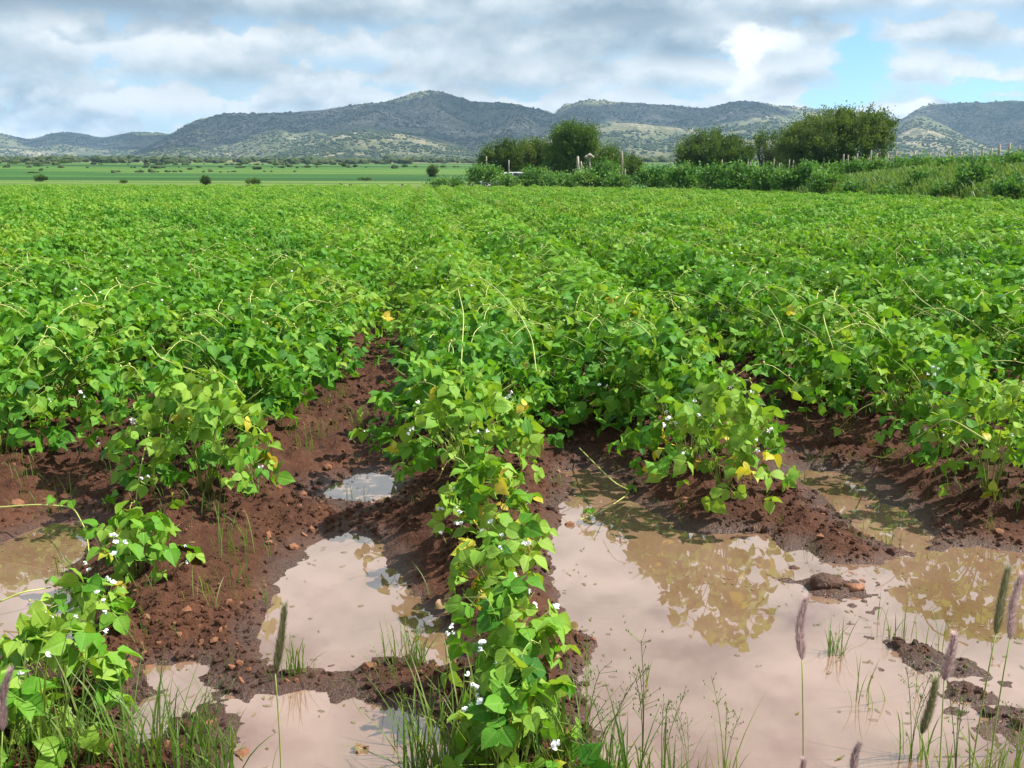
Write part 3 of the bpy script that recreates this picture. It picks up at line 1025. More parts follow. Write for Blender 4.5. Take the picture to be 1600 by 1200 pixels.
def make_tree(name, label, cat, loc, lobes, material, nclump, nleaf, leaf, stems, clump_r=0.5, group=None, aspect=0.5, upward=0.5, seed=1, bark=None, fill=0.25, trunk_r=0.09):
    """lobes: ellipsoids (cx,cy,cz,rx,ry,rz) that the crown fills; clumps of leaves sit mostly near their surfaces"""
    r = np.random.default_rng(seed)
    root = empty(name, loc, 0)
    tag(root, label, cat, group)
    vol = np.array([l[3] * l[4] * l[5] for l in lobes]) ** 0.75
    pick = r.choice(len(lobes), nclump, p=vol / vol.sum())
    Lb = np.array(lobes)[pick]
    d = norm(r.normal(0, 1, (nclump, 3)))
    d[:, 2] = np.where(r.random(nclump) < 0.6, np.abs(d[:, 2]), d[:, 2])
    rad = np.where(r.random(nclump) < fill, r.uniform(0.2, 0.7, nclump), r.uniform(0.72, 1.06, nclump))
    C = Lb[:, :3] + d * Lb[:, 3:6] * rad[:, None]
    C = C[C[:, 2] > 0.12]
    cen = np.average(np.array(lobes)[:, :3], axis=0, weights=vol)
    out = norm(C - cen * np.array([1, 1, 0.55]))
    mb = MB()
    k = np.repeat(np.arange(len(C)), nleaf)
    cr = clump_r * r.uniform(0.6, 1.3, len(C))
    tint = np.clip(r.normal(0.5, 0.30, len(C)), -0.2, 1.2)
    ax = norm(out + np.array([0, 0, upward]) + r.normal(0, 0.25, out.shape))
    # elongated sprays along each twig direction
    P = C[k] + ax[k] * (r.normal(0, 0.7, len(k)) * cr[k])[:, None] + r.normal(0, 0.55, (len(k), 3)) * cr[k][:, None]
    V, F, T = leaf_cards(r, P, ax[k], leaf, np.clip(tint[k] + r.normal(0, 0.12, len(k)), 0, 1), aspect)
    mb.add(V, F, None, T)
    me = mb.build('crown', material, smooth=False)
    o = link('crown', me, root)
    o['kind'] = 'stuff'
    o.color = (0.5, 0.5, 0.5, 1)
    tb = MB()
    for (sx, sy, tx, ty, tz) in stems:
        p0 = np.array([sx, sy, -0.4])
        p2 = np.array([tx, ty, tz])
        tb.tube(bez(p0, (p0 + p2) / 2 + np.array([(sx - tx) * .25, 0, 0.2 * tz]), p2, 7), trunk_r, trunk_r * 0.35, 6)
        near = np.argsort(np.linalg.norm(C - p2, axis=1))[:14]
        for j in near[r.random(len(near)) < 0.8]:
            tb.tube(bez(p0 + (p2 - p0) * r.uniform(.55, .98), (p2 + C[j]) / 2 + r.normal(0, .15, 3), C[j], 4), trunk_r * 0.38, 0.008, 4)
    link('trunk' if cat == 'tree' else 'stem', tb.build('trunk', bark or M_BARK), root)
    return root


def mesquite(px, ytop, ybase, Y, wpx, label, seed, material=None, feather=0.75, nclump=330, lobes_f=None, cat='tree', name='acacia_tree', leaf=0.19, nleaf=70, group='trees beyond the bean field'):
    ppm = FOC / Y
    top = at_y(px, ytop, Y)
    g = at_y(px, ybase, Y)
    z0 = min(g[2], 0.3)
    H = top[2] - z0
    W = wpx / ppm / 2
    lobes = lobes_f(W, H)
    stems = [(0.12 * W * a, 0.2 * W * b, 0.55 * W * a, 0.4 * W * b, 0.62 * H) for a, b in ((-1, .3), (0.1, -.4), (1, .2), (.5, .9), (-.5, -.8))]
    return make_tree(name, label, cat, (top[0], Y, z0), lobes, material or M_MESQUITE, nclump, nleaf, leaf, stems, clump_r=0.36, group=group, aspect=0.5, upward=feather * 0.6, seed=seed, trunk_r=0.11)


def fan(W, H):
    return [(-0.05 * W, 0, 0.50 * H, 0.86 * W, 0.8 * W, 0.46 * H), (0.36 * W, 0.1, 0.63 * H, 0.60 * W, 0.6 * W, 0.35 * H), (-0.45 * W, 0, 0.42 * H, 0.52 * W, 0.6 * W, 0.36 * H),
            (0.62 * W, 0, 0.72 * H, 0.34 * W, 0.4 * W, 0.22 * H), (0.1 * W, 0, .22 * H, .6 * W, .5 * W, .2 * H)]


def dome(W, H):
    return [(0, 0, 0.55 * H, 0.92 * W, 0.85 * W, 0.42 * H), (-0.3 * W, 0, 0.38 * H, 0.62 * W, 0.6 * W, 0.35 * H), (0.42 * W, 0, 0.45 * H, 0.55 * W, 0.6 * W, 0.36 * H)]


def drape(W, H):
    return [(0.05 * W, 0, 0.74 * H, 0.78 * W, 0.7 * W, 0.25 * H), (-0.25 * W, 0, 0.48 * H, 0.66 * W, 0.6 * W, 0.42 * H), (0.55 * W, 0, 0.58 * H, 0.42 * W, 0.5 * W, 0.32 * H), (-0.5 * W, 0.2, 0.3 * H, 0.45 * W, 0.5 * W, 0.28 * H)]


def slim(W, H):
    return [(-0.1 * W, 0, 0.55 * H, 0.62 * W, 0.7 * W, 0.42 * H), (0.35 * W, 0, 0.78 * H, 0.4 * W, 0.5 * W, 0.22 * H), (-0.45 * W, 0, 0.8 * H, 0.3 * W, 0.4 * W, 0.2 * H), (.2 * W, 0, .3 * H, .7 * W, .6 * W, .25 * H)]


mesquite(1312, 170, 272, 88, 178, 'largest spreading olive green tree on the right with upswept feathery crown', 21, lobes_f=fan, nclump=800, nleaf=80)
mesquite(1116, 206, 268, 90, 122, 'low round topped olive tree between the hillside and the leafy weeds', 22, lobes_f=dome, nclump=420, nleaf=75)
mesquite(1203, 203, 270, 96, 62, 'thin see through tree in the gap beside the largest olive tree', 23, lobes_f=slim, nclump=90, nleaf=45, feather=1.2)
mesquite(1245, 206, 270, 98, 70, 'narrow dark sapling touching the left side of the largest olive tree', 24, lobes_f=slim, nclump=150, nleaf=55, feather=1.0)
mesquite(893, 193, 282, 84, 84, 'tall dark green tree with drooping rounded crown near the white car', 25, material=M_DENSE, lobes_f=drape, nclump=330, nleaf=80, feather=-0.35, name='broadleaf_tree', leaf=0.17)
mesquite(785, 218, 276, 88, 66, 'leftmost low tree of the dark clump behind the white car', 26, material=M_MESQUITE, lobes_f=dome, nclump=190, nleaf=65, feather=0.2)
mesquite(835, 216, 278, 90, 74, 'low spreading tree joined to the left of the tall dark tree', 27, material=M_MESQUITE, lobes_f=dome, nclump=230, nleaf=65, feather=0.1)
mesquite(946, 226, 280, 86, 56, 'dark tree stepping down on the right side of the tall drooping one', 28, material=M_DENSE, lobes_f=dome, nclump=200, nleaf=70, feather=0.1, name='broadleaf_tree', leaf=0.15)
mesquite(980, 241, 272, 95, 42, 'small pale olive bush behind the tallest lone post', 29, lobes_f=dome, nclump=90, nleaf=55, cat='bush', name='acacia_bush', group='bushes')


def dead_twig():
    p = at_y(1366, 165, 88)
    mb = MB()
    b = p + np.array([-0.75, 0, -0.75])
    mb.tube(bez(b, b + np.array([.3, 0, .55]), p + np.array([0.05, 0, 0.1]), 6), 0.035, 0.012, 5)
    mb.tube([p + np.array([-.22, 0, -.1]), p + np.array([-.38, 0.05, .16]), p + np.array([-.42, 0.05, .3])], 0.02, 0.006, 4)
    mb.tube([p + np.array([-.1, 0, 0.0]), p + np.array([.12, 0.05, .05]), p + np.array([.2, 0.05, .25])], 0.016, 0.006, 4)
    root = [o for o in bpy.data.objects if o.get('label', '').startswith('largest spreading')][0]
    o = link('dead_twig', mb.build('dead_twig', M_BARK), root)
    o.location = -root.location


dead_twig()

# far bushes and trees out on the plain
def far_bush(px, py, wpx, hpx, label, seed, kind='bush', material=None):
    # stand it where the sight line meets the plain
    d = px_dir(px, py)
    R = 78.0
    while R < 1500 and CAM_H + R * d[2] / math.hypot(d[0], d[1]) > float(base_z(np.array(R))):
        R *= 1.01
    Y = R * d[1] / math.hypot(d[0], d[1])
    ppm = FOC / Y
    W, H = 0.85 * wpx / ppm / 2, 0.78 * hpx / ppm
    z0 = float(base_z(np.array(R)))
    x = d[0] / d[1] * Y
    stems = [(0, 0, a * W * .4, 0, H * .6) for a in (-1, 0.2, 1)]
    make_tree('field_bush' if kind == 'bush' else 'field_tree', label, kind, (x, Y, z0), dome(W, H), material or M_MESQUITE, 60, 40, 0.14 * H, stems, clump_r=0.16 * H,
              group='lone bushes on the far fields', aspect=0.6, upward=0.3, seed=seed, trunk_r=0.03 * H)


FARB = [(64, 284, 24, 12, 'round olive bush on the field edge, leftmost of the lone bushes'),
        (321, 289, 16, 16, 'narrow brownish bush at the far field edge left of centre'),
        (396, 289, 30, 12, 'wide low bush just right of the narrow brownish bush'),
        (676, 277, 18, 20, 'thin lone tree on the plain left of the bright round bush'),
        (193, 287, 18, 7, 'tiny low bush between the leftmost and the narrow bush'),
        (570, 283, 26, 7, 'flat spread of weeds on the far field near the middle'),
        (297, 266, 10, 5, 'small dark bush farther out on the plain above the narrow bush'),
        (375, 259, 10, 5, 'small dark tree dot beside the scrub line left of centre'),
        (430, 259, 9, 5, 'dark tree dot on the scrub line below the foothill'),
        (495, 259, 12, 6, 'larger dark tree dot on the scrub line below the foothill'),
        (537, 261, 9, 7, 'upright dark tree dot right of the larger one on the scrub line'),
        (60, 261, 16, 6, 'dark low tree on the scrub line at the far left'),
        (100, 256, 30, 8, 'wide olive thicket below the far left hills'),
        (22, 257, 26, 6, 'flat olive thicket by the left picture edge'),
        (250, 258, 14, 5, 'flat dark bush on the scrub line under the blue left hills'),
        (632, 262, 12, 6, 'dark bush on the plain just left of the thin lone tree')]
for k, f in enumerate(FARB):
    far_bush(*f, seed=60 + k, kind='tree' if 'tree' in f[4] else 'bush')

# ------------------------------------------------------------------ the overgrown bank along the right edge of the field
BANK_N = np.array([0.946, 0.32])


def bank_prof(d, px):
    top = np.interp(px, [940, 1050, 1220, 1320, 1600, 1800], [0.15, 0.45, 0.8, 1.2, 1.28, 1.2])
    return np.interp(d, [-0.6, 0, 1.2, 3.2, 5.5, 14, 24, 34], [-0.06, 0.05, 0.34, 0.78, 1.0, 0.96, 0.5, -0.35]) * top


def edge_pt(px):
    py = np.interp(px, [p[0] for p in EDGE_PX], [p[1] for p in EDGE_PX])
    return unproj(px, py, 0.45)[:2]


BANK_PX = np.concatenate([np.linspace(930, 1600, 60), np.linspace(1600, 2300, 30)[1:]])


def build_bank():
    ds = np.concatenate([np.linspace(-0.6, 6, 34), np.linspace(6.5, 34, 16)])
    V = []
    for px in BANK_PX:
        e = edge_pt(px)
        for d in ds:
            q = e + BANK_N * d
            z = bank_prof(d, px) + 0.10 * float(fbm(np.array([q[0] / 1.3]), np.array([q[1] / 1.3]), 8, 3)[0])
            V.append((q[0], q[1], z))
    n = len(ds)
    i = np.arange(len(BANK_PX) - 1)[:, None] * n + np.arange(n - 1)[None, :]
    F = np.stack([i, i + 1, i + n + 1, i + n], -1).reshape(-1, 4)
    o = link('bank', mesh('bank', V, F, M_BANK))
    tag(o, 'low earth bank along the right side of the bean field', 'bank', kind='structure')


build_bank()


S_GRID = np.linspace(700, 2290, 400)
S_PT = np.array([edge_pt(p) for p in S_GRID])


def bank_at(px, d):
    """the point D metres up the bank on the sight line through picture column PX"""
    q = S_PT + BANK_N * d
    az = np.arctan2(q[:, 0], q[:, 1])
    dd = px_dir(px, 272)
    s_ = float(np.interp(math.atan2(dd[0], dd[1]), az, S_GRID))
    q = edge_pt(s_) + BANK_N * d
    return np.array([q[0], q[1], float(bank_prof(d, s_))])


def build_bank_grass():
    r = np.random.default_rng(31)
    n = 12000
    px = r.uniform(1010, 1950, n)
    d = r.beta(1.6, 1.8, n) * 5.6
    dens = 0.4 + fbm(px / 60, d / 1.2, 3, 3)
    keep = (r.random(n) < dens + 0.35) & (r.random(n) < np.interp(px, [1000, 1250, 1330], [0.35, 0.5, 1]))
    px, d = px[keep], d[keep]
    n = len(px)
    E = np.array([edge_pt(p) for p in px]) + BANK_N * d[:, None]
    z = np.array([bank_prof(dd, p) for dd, p in zip(d, px)])
    nb = 7
    B = np.repeat(np.stack([E[:, 0], E[:, 1], z - 0.03], 1), nb, 0) + np.concatenate([r.normal(0, 0.09, (n * nb, 2)), np.zeros((n * nb, 1))], 1)
    m = len(B)
    h = r.uniform(0.35, 0.80, m) * np.repeat(np.interp(d, [0, 1], [0.6, 1]), nb)
    lean = r.normal(0, 0.22, (m, 2)) * h[:, None]
    w = r.uniform(0.010, 0.022, m)
    an = r.uniform(0, math.pi, m)
    s = np.stack([np.cos(an), np.sin(an), np.zeros(m)], 1) * w[:, None]
    mid = B + np.stack([lean[:, 0] * .3, lean[:, 1] * .3, h * 0.6], 1)
    tip = B + np.stack([lean[:, 0], lean[:, 1], h], 1)
    V = np.stack([B - s, B + s, mid + s, mid - s, tip + s * 1.2, tip - s * 1.2], 1).reshape(-1, 3)
    i = np.arange(m)[:, None] * 6
    F = np.concatenate([i + np.array([[0, 1, 2]]), i + np.array([[0, 2, 3]]), i + np.array([[3, 2, 4]]), i + np.array([[3, 4, 5]])], 0)
    tn = np.clip(r.normal(0.45, 0.15, m), 0, 1)
    T = np.stack([tn - .1, tn - .1, tn, tn, tn + 0.32, tn + 0.32], 1).ravel()
    o = link('tall_grass', mesh('tall_grass', V, F, M_BANKGRASS, T, None, False))
    o.color = (0.5, 0.5, 0.5, 1)
    tag(o, 'tall grass with reddish seed tips covering the bank', 'grass', kind='stuff')


build_bank_grass()


def weed_bush(loc, W, H, label, seed, dark=0.5, leafsize=0.13, group='leafy weeds along the field edge', n=None, cat='bush', base_fill=0.3):
    lobes = [(0, 0, 0.42 * H, 0.95 * W, 0.8 * W, 0.5 * H), (-0.35 * W, 0, 0.6 * H, 0.5 * W, 0.5 * W, 0.38 * H), (0.4 * W, 0.1, 0.55 * H, 0.5 * W, 0.5 * W, 0.36 * H)]
    nc = n or int(60 + 60 * W * H)
    stems = [(0.1 * a * W, 0, a * 0.5 * W, 0.1, 0.6 * H) for a in (-1, -.3, .4, 1)]
    o = make_tree('leafy_bush', label, cat, tuple(loc), lobes, M_WEED, nc, 16, leafsize, stems, clump_r=0.20, group=group, aspect=0.8, upward=0.15, seed=seed, bark=M_STEM, fill=base_fill, trunk_r=0.022)
    for c in o.children:
        c.color = (dark, dark, dark, 1)
    return o


def bush_px(px, ytop, wpx, hpx, label, seed, d=1.2, **kw):
    q = edge_pt(px) + BANK_N * 0 + norm(np.array([edge_pt(px)[0], edge_pt(px)[1]])) * d
    Y = q[1]
    ppm = FOC / Y
    t = at_y(px, ytop, Y)
    H = hpx / ppm
    z = max(t[2] - H, -0.05)
    H = t[2] - z
    weed_bush((t[0], Y, z), wpx / ppm / 2, H, label, seed, **kw)


BUSHES = [
    (758, 257, 60, 40, 'bright round leafy bush standing alone left of the white car', 2.0, 0.62),
    (698, 279, 62, 16, 'low bluish weeds at the field end left of the round bush', 2.5, 0.45),
    (838, 262, 50, 36, 'leafy weeds right in front of the white car', 3.0, 0.5),
    (803, 273, 66, 26, 'low weeds at the foot of the bright round bush', 1.5, 0.62),
    (880, 272, 66, 26, 'leafy weeds below the tall dark tree', 1.8, 0.52),
    (922, 268, 56, 30, 'leafy weeds under the pale stump and stick', 1.6, 0.55),
    (948, 250, 46, 48, 'tall leafy weeds climbing between the stick and the lone post', 3.0, 0.42),
    (968, 274, 50, 26, 'weeds at the foot of the tall lone post', 1.4, 0.6),
    (1024, 259, 62, 42, 'dense weeds just right of the lone post', 1.2, 0.40),
    (1074, 256, 66, 44, 'dense weeds below the left side of the low round tree', 1.3, 0.45),
    (1122, 258, 62, 44, 'dense weeds below the middle of the low round tree', 1.2, 0.45),
    (1165, 256, 60, 46, 'dense weeds below the right side of the low round tree', 1.5, 0.5),
    (1205, 262, 56, 42, 'weeds below the thin see through tree', 1.6, 0.42),
    (1150, 284, 60, 24, 'dark low weeds in front of the row of dense weeds', 0.4, 0.35),
    (1235, 264, 54, 42, 'pale leafy weeds left of the grassy slope', 1.8, 0.58),
    (1266, 254, 36, 44, 'tall pointed weed below the left side of the largest tree', 3.0, 0.6),
    (1290, 270, 60, 36, 'broad weeds at the left end of the grassy slope', 2.0, 0.6),
]
for k, b in enumerate(BUSHES):
    bush_px(b[0], b[1], b[2], b[3], b[4], 100 + k, d=b[5], dark=b[6])

# weeds on the crest of the bank under the fence posts and on its slope
CREST = [(1308, 258, 4.6), (1345, 250, 5.0), (1382, 249, 5.2), (1420, 246, 4.8), (1455, 246, 5.2), (1492, 247, 4.8), (1528, 250, 5.0), (1560, 247, 4.8), (1596, 240, 4.6), (1650, 236, 4.8), (1710, 238, 5.0)]
CLAB = ['under the right side of the largest tree', 'at the left end of the post row', 'second along the crest of the bank', 'under the tallest middle posts', 'in the middle of the bank crest',
        'right of the middle of the bank crest', 'below the widely spaced posts', 'second from the right end of the bank crest', 'darkest and tallest by the right picture edge', 'beyond the right picture edge', 'farthest along the bank beyond the picture edge']
for k, (px, yt, d) in enumerate(CREST):
    p = bank_at(px, d)
    ppm = FOC / p[1]
    t = at_y(px, yt, p[1])
    weed_bush((t[0], p[1], p[2] - 0.05), 48 / ppm / 2 * 1.15, max(t[2] - p[2], 0.45), 'crinkled leafy weeds ' + CLAB[k], 130 + k, dark=0.5 - 0.1 * (k in (8,)), leafsize=0.12, n=130)
SLOPE = [(1335, 290, 46, 22, 0.5, 'low dark weeds at the foot of the grassy slope'), (1400, 296, 50, 20, 0.5, 'low weeds at the slope foot below the bank middle'),
         (1528, 262, 62, 56, 1.4, 'big dark leafy bush growing on the slope near the right edge'), (1478, 292, 40, 26, 0.7, 'small weeds left of the big dark leafy bush'),
         (1585, 282, 56, 40, 0.8, 'leafy weeds on the slope right of the big dark bush'), (1445, 274, 44, 30, 1.6, 'pale weeds halfway up the slope left of the big dark bush')]
for k, (px, yt, w, h, d, lab) in enumerate(SLOPE):
    p = bank_at(px, d)
    ppm = FOC / p[1]
    t = at_y(px, yt, p[1])
    H = h / ppm
    weed_bush((t[0], p[1], max(t[2] - H, p[2] - 0.1)), w / ppm / 2, H, lab, 150 + k, dark=0.38 if 'dark' in lab else 0.55, leafsize=0.12)

# ------------------------------------------------------------------ posts
def post(px, ytop, Y, zb, lean, label, rad=0.045, material=None, seed=0, group='weathered fence posts on the bank', name='fence_post'):
    r = np.random.default_rng(seed)
    t = at_y(px, ytop, Y)
    H = t[2] - zb
    pts = [np.array([-lean * H + 0.03 * r.normal(), 0, -0.25]), np.array([-lean * H * .6 + .02 * r.normal(), 0, H * .35]), np.array([-lean * H * .2 + 0.025 * r.normal(), 0, H * .75]), np.array([0, 0, H])]
    mb = MB()
    mb.tube(pts, [rad * 1.15, rad, rad * 0.95, rad * 0.8], None, 7)
    o = link(name, mb.build(name, material or M_POST), None, (t[0], Y, zb))
    tag(o, label, 'post', group)


RP = [(1318.5, 240.5, 0.02), (1325.5, 242, 0.0), (1335.5, 244, 0), (1340, 240, .02), (1358, 245, .03), (1361.7, 234.5, .02), (1371.5, 239, 0), (1388, 239.5, .03), (1401, 236, 0), (1430, 235, -.02), (1455, 237.5, .30), (1467.5, 239, .05),
      (1484, 234, .02), (1490, 240, .0), (1502.5, 237, .03), (1520, 235, -.03), (1535, 230, 0), (1550, 231, .02), (1562, 225.5, .05), (1578, 223, .10), (1593, 227, .08), (1622, 226, 0), (1650, 222, .04)]
RLAB = ['leftmost fence post on the bank, close to the largest tree', 'second post from the left on the bank crest', 'short third post from the left on the bank', 'thin fourth post from the left on the bank', 'short post just left of a taller one before the tree edge',
        'taller post standing clear at the right edge of the largest tree', 'short post just right of the large tree', 'leaning thin post right of the large tree', 'slim straight post under the foot of the sunlit spur', 'thick pale post left of the leaning one',
        'steeply leaning short post in the post row', 'short stub post just right of the leaning one', 'straight tall post right of the stub', 'low stub behind the straight tall post', 'medium post midway along the right half of the bank', 'slightly leaning post below the sunlit spur',
        'tall straight post below the end of the spur', 'rough reddish post among the tall ones', 'tall knobbly post third from the right edge', 'tallest thick leaning post near the right edge', 'post closest to the right picture edge', 'post just past the right picture edge', 'farthest right post past the picture edge']
for k, (px, yt, ln) in enumerate(RP):
    d = 6.3
    p = bank_at(px, d)
    post(px, yt, p[1], p[2] - 0.1, ln, RLAB[k], 0.045 + 0.016 * (k in (9, 19, 18)), seed=k)
MP = [(1128.6, 249, 78, 'thin post in front of the low round tree'), (1169, 252, 80, 'dark stub post right of the low round tree'), (1205, 254, 82, 'short post left of the pale post under the thin tree'), (1210, 248, 80, 'pale tall post under the thin see through tree'),
      (1218, 255, 82, 'dark short post right of the pale tall one'), (1233.6, 249, 80, 'reddish post between the two saplings'), (1240, 250, 82, 'thin post beside the reddish one'), (1173, 254, 81, 'second stub post right of the low round tree'),
      (760, 244, 74, 'pale post sticking up behind the bright round bush'), (795, 250, 70, 'pale post in front of the white car'), (977, 263.5, 74, 'short stub beside the tallest lone post')]
for k, (px, yt, Y, lab) in enumerate(MP):
    post(px, yt, Y, 0.1, 0.01, lab, 0.05, seed=40 + k, group='posts along the far field edge')
post(972, 236, 73, 0.05, -0.02, 'tallest lone post at the right of the dark tree clump', 0.075, seed=60, group='posts along the far field edge')


def pale_trunk():
    Y = 76
    t = at_y(905.5, 244, Y)
    mb = MB()
    H = t[2]
    mb.tube([(0.0, 0, -.2), (0.04, 0, .5 * H), (-.1, 0, .75 * H), (-.13, 0, H)], [.15, .13, .11, .07], None, 8)
    mb.tube([(0, 0, .5 * H), (.16, 0, .72 * H), (.12, 0, .86 * H)], [.09, .07, .05], None, 7)
    o = link('bare_trunk', mb.build('bare_trunk', M_PALE), None, (t[0], Y, 0.0))
    tag(o, 'pale whitewashed bare trunk in front of the tall dark tree', 'tree trunk')
    Y = 75
    t = at_y(921, 239.5, Y)
    H = t[2]
    root = empty('capped_stick', (t[0], Y, 0))
    tag(root, 'thin pale stick topped by a whitish skull shaped stump', 'stick')
    mb = MB()
    mb.tube([(.1, 0, -.2), (.07, 0, .5 * H), (0.0, 0, .93 * H)], [.05, .05, .06], None, 6)
    link('stick', mb.build('stick', M_POST), root)
    mb = MB()
    V, F = ico(2, 5, 0.35, 0.55)
    mb.add(V * np.array([.20, .17, .20]) + np.array([0.02, 0, H - .13]), F)
    V, F = ico(1, 8, 0.4, 0.7)
    mb.add(V * np.array([.16, .14, .18]) + np.array([-.20, 0, H - .26]), F)
    V, F = ico(1, 9, 0.4, 0.7)
    mb.add(V * np.array([.16, .14, .16]) + np.array([.22, 0, H - .24]), F)
    link('cap', mb.build('cap', M_PALE), root)


pale_trunk()


def build_car():
    """white saloon parked behind the weeds: only its roof line and windows show over the leaves"""
    Y = 80.0
    t = at_y(797, 266, Y)
    root = empty('parked_car', (t[0] - 0.1, Y, t[2] - 1.60), math.radians(12))
    tag(root, 'white car parked behind the weeds under the dark trees', 'car')
    prof = [(-2.15, .38), (-2.2, .62), (-2.05, .84), (-1.1, .93), (-.45, 1.40), (-.1, 1.46), (.75, 1.47), (1.1, 1.42), (1.75, .98), (2.1, .92), (2.18, .6), (2.12, .38)]
    n = len(prof)
    mb = MB()
    V = []
    for s in (-1, 1):
        for (x, z) in prof:
            V.append((x, s * (0.84 - 0.16 * max(0, z - .93) / .5), z))
    F = []
    for k in range(n):
        a, b = k, (k + 1) % n
        F += [(a, b, b + n), (a, b + n, a + n)]
    for k in range(1, n - 1):
        F += [(0, k + 1, k), (n, n + k, n + k + 1)]
    mb.add(V, F)
    link('body', mb.build('body', M_CARPAINT, smooth=False), root)
    for s in (-1, 1):
        for quad in ([(-.95, .96), (-.42, 1.34), (.12, 1.40), (.12, .97)], [(.2, .97), (.2, 1.40), (.95, 1.38), (1.5, 1.0)]):
            V = [(x, s * (0.846 - 0.16 * max(0, z - .93) / .5), z) for x, z in quad]
            mb = MB()
            mb.add(V, [(0, 1, 2), (0, 2, 3)])
            link('side_window', mb.build('side_window', M_GLASSDARK, smooth=False), root)
    for (x0, z0, x1, z1, nm) in ((-1.06, .96, -.5, 1.375, 'windscreen'), (1.70, 1.02, 1.16, 1.39, 'rear_window')):
        sg = -1 if x0 < 0 else 1
        o = 0.008 * sg
        mb = MB()
        mb.add([(x0 + o, -.74, z0), (x0 + o, .74, z0), (x1 + o, .62, z1), (x1 + o, -.62, z1)], [(0, 1, 2), (0, 2, 3)])
        link(nm, mb.build(nm, M_GLASSDARK, smooth=False), root)
    for x in (-1.35, 1.32):
        for s in (-1, 1):
            mb = MB()
            mb.tube([(x, s * .70, .31), (x, s * .87, .31)], .31, .31, 16)
            w = link('wheel', mb.build('wheel', M_RUBBER, smooth=False), root)
            mb = MB()
            mb.tube([(x, s * .80, .31), (x, s * .875, .31)], .19, .17, 12)
            link('rim', mb.build('rim', M_STEEL, smooth=False), w)


build_car()


# ------------------------------------------------------------------ bean plants
def leaflet(L, W, curl, fold, lod):
    """an ovate pointed leaflet along +X, base at the origin, upper face +Z"""
    if lod == 0:
        st = [(0.06, 0.26), (0.22, 0.49), (0.42, 0.50), (0.64, 0.35), (0.84, 0.14)]
    elif lod == 1:
        st = [(0.10, 0.34), (0.35, 0.52), (0.70, 0.27)]
    else:
        st = [(0.32, 0.50)]
    V, U = [(0, 0, 0)], [(0, 0)]
    for t, w in st:
        z = -curl * L * t * t
        back = -0.06 * L if t < .15 else 0          # heart-shaped shoulders
        wv = 0.035 * L * math.sin(11 * t + 40 * curl) if lod < 2 else 0.0
        V += [(t * L + back, w * W, z + fold * w * W + wv), (t * L, 0, z), (t * L + back, -w * W, z + fold * w * W - wv)]
        U += [(w, t), (0, t), (-w, t)]
    V.append((L, 0, -curl * L * 1.12))
    U.append((0, 1))
    n = len(st)
    F = [(0, 2, 1), (0, 3, 2)]
    for k in range(n - 1):
        a = 1 + 3 * k
        F += [(a, a + 1, a + 4), (a, a + 4, a + 3), (a + 1, a + 2, a + 5), (a + 1, a + 5, a + 4)]
    a = 1 + 3 * (n - 1)
    F += [(a, a + 1, 3 * n + 1), (a + 1, a + 2, 3 * n + 1)]
    return np.array(V, float), np.array(F), np.array(U, float)


def rot_z(a):
    c, s = math.cos(a), math.sin(a)
    return np.array([[c, -s, 0], [s, c, 0], [0, 0, 1]])


def rot_y(a):
    c, s = math.cos(a), math.sin(a)
    return np.array([[c, 0, s], [0, 1, 0], [-s, 0, c]])


def rot_x(a):
    c, s = math.cos(a), math.sin(a)
    return np.array([[1, 0, 0], [0, c, -s], [0, s, c]])


def trifoliate(r, lod, size=0.085, petiole=True):
    """three leaflets on a petiole; the hub is at the origin, the middle leaflet points along +X"""
    Vs, Fs, Us, Ts, n = [], [], [], [], 0

    def put(V, F, U, tv):
        nonlocal n
        Vs.append(V)
        Fs.append(F + n)
        Us.append(U)
        Ts.append(np.full(len(V), tv))
        n += len(V)
    for k, (a, off, sc) in enumerate(((0, 0.022, 1.0), (1.45, 0.004, 0.93), (-1.45, 0.004, 0.93))):
        L = size * sc * r.uniform(0.9, 1.12)
        V, F, U = leaflet(L, L * r.uniform(0.74, 0.9), r.uniform(0.05, 0.32), r.uniform(0.05, 0.42), lod)
        V = V @ rot_x(r.normal(0, 0.3)).T @ rot_y(r.uniform(0.0, 0.65)).T @ rot_z(a + r.normal(0, 0.18)).T
        V = V + np.array([math.cos(a), math.sin(a), 0]) * off
        put(V, F, U, r.uniform(0.38, 0.62))
    if petiole and lod < 2:
        V, F = tube(bez((0.02, 0, 0), (-0.01, 0, -0.005), (-0.06, 0, -0.075), 4), 0.0016, 0.0020, 3, False)
        put(V, F, np.zeros((len(V), 2)), 0.95)
    return np.concatenate(Vs), np.concatenate(Fs), np.concatenate(Us), np.concatenate(Ts)


def dome_leaves(r, n, Rx, Ry, H, sun=0.25, low=0.10):
    """positions and frames for the leaves of one plant: a rounded heap of blades facing out and up"""
    out = []
    for k in range(n):
        th = r.uniform(0, 2 * math.pi)
        t = low + (1 - low) * r.random() ** 0.8
        rad = (max(0.0, 1 - t ** 2.2)) ** 0.55
        rr = r.uniform(0.60, 1.08) if r.random() < 0.82 else r.uniform(0.15, 0.6)
        rad = max(rad, 0.12) * rr
        lump = 1 + 0.13 * math.sin(3 * th + 5 * H) + r.normal(0, 0.05)
        p = np.array([Rx * rad * math.cos(th) * lump, Ry * rad * math.sin(th) * lump, H * t * r.uniform(0.88, 1.1)])
        o = np.array([math.cos(th), math.sin(th), 0])
        z = norm(np.array([0, 0, r.uniform(0.25, 1.0)]) + o * r.uniform(0.0, 0.9) * (1 - 0.4 * t) + r.normal(0, 0.48, 3))
        az = th + r.normal(0, 0.75)
        x = np.array([math.cos(az), math.sin(az), -r.uniform(0.0, 0.7)])
        x = norm(x - z * np.dot(x, z))
        y = np.cross(z, x)
        out.append((p, np.stack([x, y, z], 1), r.uniform(0.58, 1.22)))
    return out


